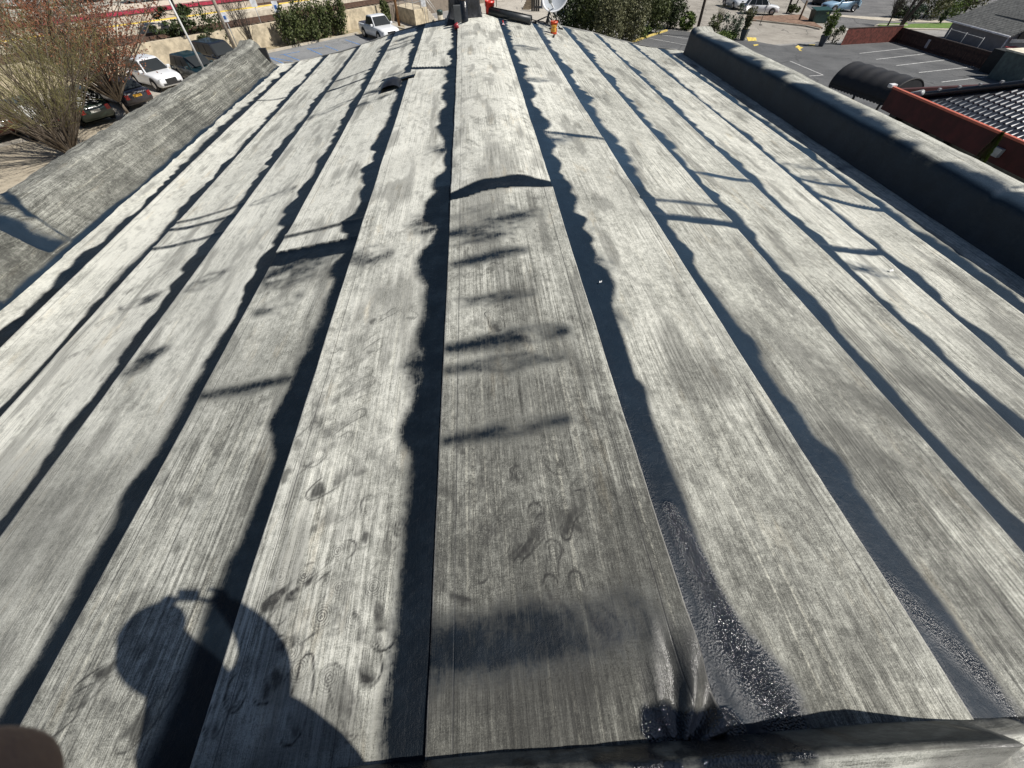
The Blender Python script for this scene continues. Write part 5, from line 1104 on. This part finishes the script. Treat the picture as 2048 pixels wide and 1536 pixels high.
# chimney wrapped in black membrane
def wrapped_box(name, x0, x1, y0, y1, z0, z1, m_, amp=.03, seed=0, parent=None):
    n = 22; mb = MB(); per = []
    for k in range(n): per.append((x0+(x1-x0)*k/n, y0))
    for k in range(n): per.append((x1, y0+(y1-y0)*k/n))
    for k in range(n): per.append((x1-(x1-x0)*k/n, y1))
    for k in range(n): per.append((x0, y1-(y1-y0)*k/n))
    N = len(per); H = 26; cx, cy = (x0+x1)/2, (y0+y1)/2; vs = []
    for i in range(H+1):
        t = i/H; z = z0+(z1-z0)*t; fl = .14*max(0, 1-t*7)**2
        for k, (x, y) in enumerate(per):
            d = Vector((x-cx, y-cy)); d = d.normalized(); q = float(fbm(np.array(k*.35+seed), np.array(i*.30), seed+2, 3))-.5; q2 = float(fbm(np.array(k*.12+i*.22), np.array(i*.05+seed), seed+5, 2))-.5
            vs.append((x+d.x*(amp*2*q+amp*2.2*q2+fl), y+d.y*(amp*2*q+amp*2.2*q2+fl), z))
    fs = [(i*N+k, i*N+(k+1) % N, (i+1)*N+(k+1) % N, (i+1)*N+k) for i in range(H) for k in range(N)]+[tuple(H*N+k for k in range(N))]
    mb.add(vs, fs, 0, True); return mb.build(name, m_, parent)
t = thing('chimney', 'square chimney wrapped in glossy black membrane at the roof crest', 'chimney', (-.28, 12.9, 0))
child(wrapped_box('wrapping', -.66, .06, 12.55, 13.12, -.04, 1.9, M_WRAP, .035, 1), t)
mb = MB(); mb.box((-.56, 12.36, -.01), (-.26, 12.46, .32)); child(mb.build('access_door', mat('dark_grey_panel', (.09, .095, .10), .5), bevel=.01), t)
t = thing('vent_pipe', 'short upright black vent pipe in front of the wrapped chimney', 'vent pipe', (-.30, 12.2, 0))
mb = MB(); mb.lathe([(.15, 0), (.085, .05), (.078, .08), (.078, .52), (.066, .52), (.066, .30)], 18, c=(-.31, 12.1, rz(-.3))); child(mb.build('pipe', M_TARB), t)
mb = MB(); mb.lathe([(.085, .44), (.09, .46), (.09, .53), (.08, .54)], 18, c=(-.31, 12.1, rz(-.3)), closed=False); child(mb.build('collar', mat('brown_collar', (.12, .08, .06), .6)), t)
# roll of membrane lying across the crest
a, b_ = Vector((.30, 13.02, rz(.3)+.12)), Vector((1.25, 12.50, rz(1.25)+.10))
t = thing('membrane_roll', 'roll of black roofing membrane lying across the crest', 'roofing roll', tuple((a+b_)/2-Vector((0, 0, .13))))
ax = (b_-a).normalized(); e1 = ax.orthogonal().normalized(); e2 = ax.cross(e1); mb = MB()
n_ = 110; vs = []
for s in (0, 1):
    for k in range(n_): th = k/n_*2*math.pi*4.2; r = .030+.062*k/n_; p = (a if s == 0 else b_)+e1*math.cos(th)*r+e2*math.sin(th)*r; vs.append(p)
mb.add(vs, [(k, k+1, n_+k+1, n_+k) for k in range(n_-1)], 0, True)
o = mb.build('sheet', mat('new_black_membrane', (.020, .024, .027), .42, var=.3, scale=8)); sm_ = o.modifiers.new('thickness', 'SOLIDIFY'); sm_.thickness = .009; child(o, t)
mb = MB(); mb.tube([a+ax*.01, b_-ax*.01], .026, 12); child(mb.build('core', mat('cardboard_core', (.25, .19, .12), .9)), t)
# buckets
def bucket(label, x, y, h, r, m_, z=None, m2=None, extra=False, tilt=0):
    z = rz(x) if z is None else z; t = thing('bucket', label, 'bucket', (x, y, z)); mb = MB()
    mb.lathe([(r*.84, .0), (r*.86, .01), (r*.97, h*.88), (r*1.05, h*.88), (r*1.05, h*.92), (r*.99, h*.93), (r*1.03, h), (r*.96, h), (r*.95, h*.9), (r*.8, h*.35), (.01, h*.34)], 26, c=(x, y, z)); child(mb.build('pail', m_), t)
    pts = [Vector((x+math.cos(u)*r*1.04, y-.02-math.sin(u)*.05, z+h*.86-math.sin(u)*h*(.42))) for u in np.linspace(0, math.pi, 14)]
    child(MB().tube(pts, .006, 6).build('handle', mat('white_handle', (.75, .75, .72), .4)), t)
    return t
bucket('red bucket standing beside the wrapped chimney', .31, 13.10, .30, .115, mat('red_plastic', (.55, .03, .02), .4, var=.15))
t = bucket('orange red bucket with a pale label standing on the right slope', 1.74, 12.05, .225, .085, mat('orange_red_plastic', (.62, .07, .015), .4, var=.15))
mb = MB(); n_ = 16; vs = []
for k in range(n_): 
    u = math.radians(-150+k*95/(n_-1)); 
    for zz, rr_ in ((.045, .078), (.17, .0855)): vs.append((1.74+math.cos(u)*rr_, 12.05+math.sin(u)*rr_, rz(1.74)+zz))
mb.add(vs, [(2*k, 2*k+2, 2*k+3, 2*k+1) for k in range(n_-1)], 0, True); child(mb.build('sticker', mat('orange_sticker', (.80, .36, .05), .5, var=.5, scale=22)), t)
child(MB().tube([(1.72, 12.06, rz(1.7)+.20), (1.68, 12.16, rz(1.7)+.32), (1.62, 12.22, rz(1.7)+.42)], .008, 6).build('brush_handle', mat('pale_wood', (.55, .50, .40), .7)), t)
t = thing('hammer', 'small hammer lying on the membrane in front of the orange bucket', 'hammer', (1.58, 11.6, rz(1.58)))
child(MB().tube([(1.47, 11.63, rz(1.47)+.03), (1.66, 11.56, rz(1.66)+.03)], .012, 6).build('handle', mat('pale_wood', (.55, .50, .40), .7)), t); child(MB().tube([(1.655, 11.50, rz(1.66)+.03), (1.685, 11.62, rz(1.68)+.03)], .022, 8).build('head', M_TRIM), t)
t = thing('paint_cup', 'small crimson cup lying at the seam near the crest', 'cup', (-.53, 11.7, rz(-.5)))
mb = MB(); mb.lathe([(.045, 0), (.06, .10), (.055, .10), (.04, .01)], 14, c=(-.56, 11.75, rz(-.5)+.055), M=Matrix.Rotation(math.radians(75), 3, 'Y')); child(mb.build('body', mat('crimson_plastic', (.30, .02, .03), .4)), t)
mb = MB(); mb.lathe([(.058, 0), (.058, .012), (.02, .014)], 14, c=(-.47, 11.75, rz(-.5)+.075), M=Matrix.Rotation(math.radians(75), 3, 'Y')); child(mb.build('cap', mat('pink_plastic', (.55, .22, .22), .4)), t)
t = thing('putty_lump', 'small pinkish trowel left at the upper seam by the roll', 'trowel', (.56, 12.1, rz(.56)))
child(MB().add([(.53, 12.02, rz(.55)+.02), (.60, 12.0, rz(.6)+.02), (.57, 12.2, rz(.57)+.03), (.53, 12.02, rz(.55)+.03), (.60, 12.0, rz(.6)+.03), (.57, 12.2, rz(.57)+.04)], [(0, 2, 1), (3, 4, 5), (0, 1, 4, 3), (1, 2, 5, 4), (2, 0, 3, 5)]).build('blade', mat('pinkish_metal', (.5, .38, .38), .5)), t); child(MB().tube([(.57, 12.2, rz(.57)+.035), (.57, 12.34, rz(.57)+.05)], .014, 6).build('handle', mat('red_plastic', (.55, .03, .02), .4)), t)
# satellite dish
dc = Vector((1.93, 13.15, .26)); t = thing('satellite_dish', 'white satellite dish on a dark tubular mount at the roof edge', 'satellite dish', (1.62, 12.9, rz(1.6)))
dn = Vector((-.30, -.62, .55)).normalized(); q = dn.to_track_quat('Z', 'Y').to_matrix(); mb = MB()
prf = [(.002, 0)]+[(.31*k/9, .085*(k/9)**2) for k in range(1, 10)]+[(.322, .088), (.322, .076), (.30, .066), (.15, .005), (.002, -.014)]
mb.lathe(prf, 40, c=tuple(dc), M=q, closed=False); child(mb.build('reflector', mat('dish_white', (.74, .75, .76), .45, var=.05)), t)
mb = MB(); mb.lathe([(.002, .003)]+[(.27*k/9, .004+.085*(.27/.31*k/9)**2) for k in range(1, 10)], 36, c=tuple(dc), M=q, closed=False); child(mb.build('reflector_face', mat('dish_grey', (.42, .45, .48), .5, var=.12)), t)
low = dc+q@Vector((0, -.31, .08)); low2 = dc-dn*.05
foot = Vector((1.72, 12.95, rz(1.72)+.03))
child(MB().tube([foot, foot+Vector((.02, .03, .18)), low2-dn*.10], .027, 8).build('mast', M_TRIM), t)
child(MB().tube([low2-dn*.1, low2], .05, 8).build('bracket', mat('white_bracket', (.7, .7, .7), .4)), t)
arm = dc-Vector((0, 0, .24))+dn*.42+Vector((-.02, 0, -.04)); child(MB().tube([dc-Vector((-.04, 0, .27)), arm], .018, 6).build('feed_arm', mat('white_bracket', (.7, .7, .7), .4)), t)
mb = MB(); mb.lathe([(.03, 0), (.045, .03), (.045, .10), (.03, .12)], 14, c=tuple(arm), M=q); child(mb.build('feed_horn', mat('grey_fitting', (.34, .36, .36), .4)), t)
for dx, dy in ((-.32, .05), (.34, .02), (.05, -.35), (.0, .3)):
    e = Vector((foot.x+dx, foot.y+dy, rz(foot.x+dx)+.02)); child(MB().tube([foot+Vector((0, 0, .16)), e], .014, 6).build('leg', M_TRIM), t); child(MB().box((e.x-.05, e.y-.05, e.z-.02), (e.x+.05, e.y+.05, e.z+.012)).build('foot_pad', M_TRIM), t)
pts = [Vector((x, y, rz(x)+.02+zz)) for x, y, zz in ((.95, 13.05, .03), (1.1, 13.0, .12), (1.25, 12.95, .05), (1.45, 12.9, .04), (1.6, 12.85, .06), (1.8, 12.7, .02), (1.9, 12.8, .12), (1.95, 12.95, .3))]
tag(MB().tube(pts, .011, 6).build('cable', M_TRIM), 'loose black cable running from the roll to the satellite dish', 'cable')
# raised flap of membrane with its black tarred opening on the left slope
t = thing('roof_vent', 'low black tarred vent box under a raised flap on the left slope', 'roof vent', (-1.62, 8.35, rz(-1.62)))
mb = MB(); vs = []; nn_ = 14
for i in range(nn_):
    for j in range(nn_):
        u, v = i/(nn_-1), j/(nn_-1); x = -1.80+.36*u; y = 7.98+.50*v; h = .13*math.sin(math.pi*min(1, u*1.0))**.5*(max(0, math.sin(math.pi*min(1, .12+v*.88)))**.6)
        h += .03*(float(fbm(np.array(u*5), np.array(v*5), 3, 2))-.5)
        vs.append((x, y, rz(x)+.012+h*(.95)))
mb.add(vs, [(i*nn_+j, (i+1)*nn_+j, (i+1)*nn_+j+1, i*nn_+j+1) for i in range(nn_-1) for j in range(nn_-1)], 0, True); child(mb.build('tarred_hood', M_TARB), t)
V = []; NX, NY = 60, 26
for i in range(NX):
    for j in range(NY):
        x = -1.82+.62*i/(NX-1); y = 8.42+.34*j/(NY-1)-.05*(i/(NX-1)); u = i/(NX-1)
        V.append((x, y, rz(x)+.022+.05*math.exp(-(u/.30)**2)*(1-.8*j/(NY-1))+.02*float(fbm(np.array(u*6), np.array(j*.3), 9, 2))))
V = np.array(V); n_ = len(V); z_ = np.zeros(n_)
o = gridmesh('raised_flap', V, NX, NY, M_ROOF, None, np.stack([V[:, 0]+80, V[:, 1]], -1), {'tar': np.where((V[:, 0] < -1.74) | (V[:, 1] < 8.50), 1.5, -3.), 'smudge_shade': z_+.35, 'ringr': z_, 'ringm': z_, 'edge': z_+1, 'wet': z_, 'tone': z_-.02, 'sheen': z_, 'dust_sky_tint': z_+.1}); child(o, t)
bm = bmesh.new(); bm.from_mesh(o.data); bmesh.ops.recalc_face_normals(bm, faces=bm.faces); bm.to_mesh(o.data); bm.free()

for x, y, sz, lab in ((3.92, 3.10, .022, 'white scrap of paper on the fifth membrane strip right of the crest'), (5.20, 3.25, .02, 'white scrap at the foot of the shaded right parapet'), (.60, 2.28, .010, 'tiny white chip in the black tar right of the centre strip')):
    mb = MB(); z = rz(x)+.02; mb.add([(x-sz, y-sz*.6, z), (x+sz*.9, y-sz*.4, z+.004), (x+sz, y+sz*.5, z+.012), (x-sz*.2, y+sz*.7, z+.004), (x-sz*.8, y+sz*.3, z+.01)], [(0, 1, 2), (0, 2, 3), (0, 3, 4)]); tag(mb.build('paper_scrap', mat('scrap_white', (.75, .75, .73), .7)), lab, 'paper scrap')

# ================================================================== the photographer, behind and beside the camera
def skin_body(name, chains, m_, parent=None, sub=2):
    """chains: lists of (point, radius); a chain's first point is joined to the nearest earlier vertex when it coincides"""
    vs = []; es = []; rad = []
    def idx(p, r):
        for i, q in enumerate(vs):
            if (Vector(q)-Vector(p)).length < 1e-4: return i
        vs.append(tuple(p)); rad.append(r); return len(vs)-1
    for ch in chains:
        prev = None
        for p, r in ch:
            i = idx(p, r)
            if prev is not None: es.append((prev, i))
            prev = i
    me = bpy.data.meshes.new(name); me.from_pydata(vs, es, []); o = bpy.data.objects.new(name, me); C.objects.link(o)
    me.materials.append(m_); sk = o.modifiers.new('skin', 'SKIN'); sk.use_smooth_shade = True
    for k, d in enumerate(me.skin_vertices[0].data): d.radius = (rad[k], rad[k]); d.use_root = (k == 0)
    sb = o.modifiers.new('sub', 'SUBSURF'); sb.levels = sb.render_levels = sub
    # freeze the modifiers into a plain mesh
    dg = bpy.context.evaluated_depsgraph_get(); me2 = bpy.data.meshes.new_from_object(o.evaluated_get(dg)); o.modifiers.clear(); o.data = me2
    me2.polygons.foreach_set('use_smooth', [True]*len(me2.polygons))
    if parent is not None: o.parent = parent
    return o
c = Vector(CAM)
pel, chest, neck, head = (-.10, -.50, .92), (-.13, -.42, 1.33), (-.20, -.28, 1.49), (-.32, -.20, 1.655)
M_SKIN = mat('tan_skin', (.16, .095, .068), .55, var=.12, scale=30, bump=.0006, bscale=400); M_CLO = mat('dark_work_clothes', (.05, .055, .07), .9)
pers = thing('person', 'photographer in dark work clothes and cap holding a phone in both hands', 'person', (-.10, -.50, .10))
c = Vector(CAM)
hR, hL = Vector((-.075, -.045, 1.69)), Vector((-.30, -.050, 1.665))
chains = [[(pel, .20), ((-.12, -.46, 1.12), .20), (chest, .22), ((-.17, -.38, 1.42), .12), (neck, .11), ((-.26, -.25, 1.565), .115), (head, .140), ((-.285, -.165, 1.76), .110)],
          [(chest, .16), ((-.03, -.34, 1.44), .13), ((.035, -.23, 1.46), .098), ((.02, -.14, 1.565), .062), ((-.035, -.075, 1.64), .040), (tuple(hR), .024)],
          [(chest, .16), ((-.32, -.42, 1.38), .105), ((-.40, -.34, 1.30), .075), ((-.38, -.20, 1.45), .050), ((-.335, -.10, 1.58), .034), (tuple(hL), .024)],
          [(pel, .15), ((-.01, -.52, .82), .095), ((.00, -.50, .50), .062), ((.0, -.56, .16), .045), ((.01, -.44, .12), .038)],
          [(pel, .15), ((-.20, -.52, .82), .095), ((-.22, -.50, .50), .062), ((-.22, -.56, .16), .045), ((-.23, -.44, .12), .038)]]
ho = child(skin_body('body', chains, M_CLO), pers)
me = ho.data; me.materials.append(M_SKIN)
for p in me.polygons:
    cz = p.center
    if cz.z > 1.545 or (Vector(cz)-hR).length < .10 or (Vector(cz)-hL).length < .10: p.material_index = 1
# hands: fingers curled round the phone
def hand(base, dirs, nm):
    out = []
    for (o, pts, r) in dirs:
        ch = [(tuple(base), .020)]+[(tuple(base+Vector(q)), rr) for q, rr in zip(pts, r)]; out.append(ch)
    return out
fr = (.0095, .0085, .0075)
R_ = [(0, [(.020, .020, .045+.0), (.000, .032, .050), (-.022, .030, .048)], fr), (0, [(.024, .022, .022), (.004, .034, .026), (-.020, .032, .026)], fr), (0, [(.024, .022, .000), (.004, .034, .002), (-.018, .032, .002)], fr), (0, [(.020, .018, -.022), (.004, .030, -.022), (-.012, .028, -.022)], (.0085, .0075, .0065)), (0, [(-.010, -.012, .02), (-.022, -.010, .045), (-.028, -.004, .062)], (.011, .010, .008))]
child(skin_body('hand', hand(hR, R_, 'r'), M_SKIN), pers)
# the left thumb tip reaches into the lower left corner of the picture
tipd = ray(-20, 1590); tip = c+Vector(tipd)*.052
tipin = c+Vector(ray(8, 1562))*.052
Lb = [[(tuple(hL), .020), (tuple(hL+Vector((-.02, .02, .03))), .0095), (tuple(hL+Vector((.005, .032, .035))), .0085), (tuple(hL+Vector((.025, .030, .035))), .0075)],
      [(tuple(hL), .020), (tuple(hL+Vector((-.022, .022, .005))), .0095), (tuple(hL+Vector((.004, .034, .006))), .0085), (tuple(hL+Vector((.022, .032, .006))), .0075)],
      [(tuple(hL), .020), (tuple(hL+Vector((-.02, .018, -.018))), .0085), (tuple(hL+Vector((.004, .030, -.018))), .0075), (tuple(hL+Vector((.018, .028, -.018))), .0065)],
      [(tuple(hL), .020), (tuple(hL+Vector((-.01, -.018, .02))), .011), (tuple(hL+Vector((.012, -.016, .045))), .009)],
      [(tuple(hL), .020), (tuple(hL.lerp(tip, .55)+Vector((-.01, .0, .0))), .011), (tuple(tip), .0100), (tuple(tipin), .0085)]]
child(skin_body('hand', Lb, M_SKIN, sub=3), pers)
# cap with a peak
mb = MB(); q = Matrix.Rotation(math.radians(-20), 3, 'X'); mb.lathe([(.118, 0), (.120, .03), (.108, .075), (.07, .112), (.02, .125), (.002, .125)], 24, c=(-.27, -.175, 1.715), M=q, closed=False)
for s in (1,):
    pk = []
    for k in range(13):
        u = math.pi*k/12; pk.append(Vector((-.27+math.cos(u)*.085, -.175+.07+math.sin(u)*.05, 1.715-.02)))
    mb.add([tuple(p) for p in pk]+[tuple(p+Vector((0, 0, .006))) for p in pk], [tuple(range(12, -1, -1)), tuple(range(13, 26))]+[(k, k+1, 14+k, 13+k) for k in range(12)])
child(mb.build('cap', mat('dark_cap', (.03, .035, .05), .9)), pers)
# phone right behind the lens
F = Vector(FW); Rr = Vector(RT); U = Vector(UP); pc = Vector(CAM)-F*.012+Rr*(-.0)+U*(-.0)
ph = thing('phone', 'phone held up in both hands by the photographer', 'phone', tuple(pc))
vs = [pc+Rr*x+U*y-F*z for z in (0, .008) for x, y in ((-.045, -.045), (.05, -.045), (.05, .006), (-.045, .006))]
mb = MB(); mb.add(vs, [(0, 3, 2, 1), (4, 5, 6, 7), (0, 1, 5, 4), (1, 2, 6, 5), (2, 3, 7, 6), (3, 0, 4, 7)]); o = mb.build('case', M_TRIM); bm = bmesh.new(); bm.from_mesh(o.data); bmesh.ops.recalc_face_normals(bm, faces=bm.faces); bm.to_mesh(o.data); bm.free(); child(o, ph)
mb = MB(); vs = [pc+Rr*x+U*y-F*.0085 for x, y in ((-.042, -.042), (.047, -.042), (.047, .004), (-.042, .004))]; mb.add(vs, [(0, 1, 2, 3)]); child(mb.build('screen', M_GLASS), ph)
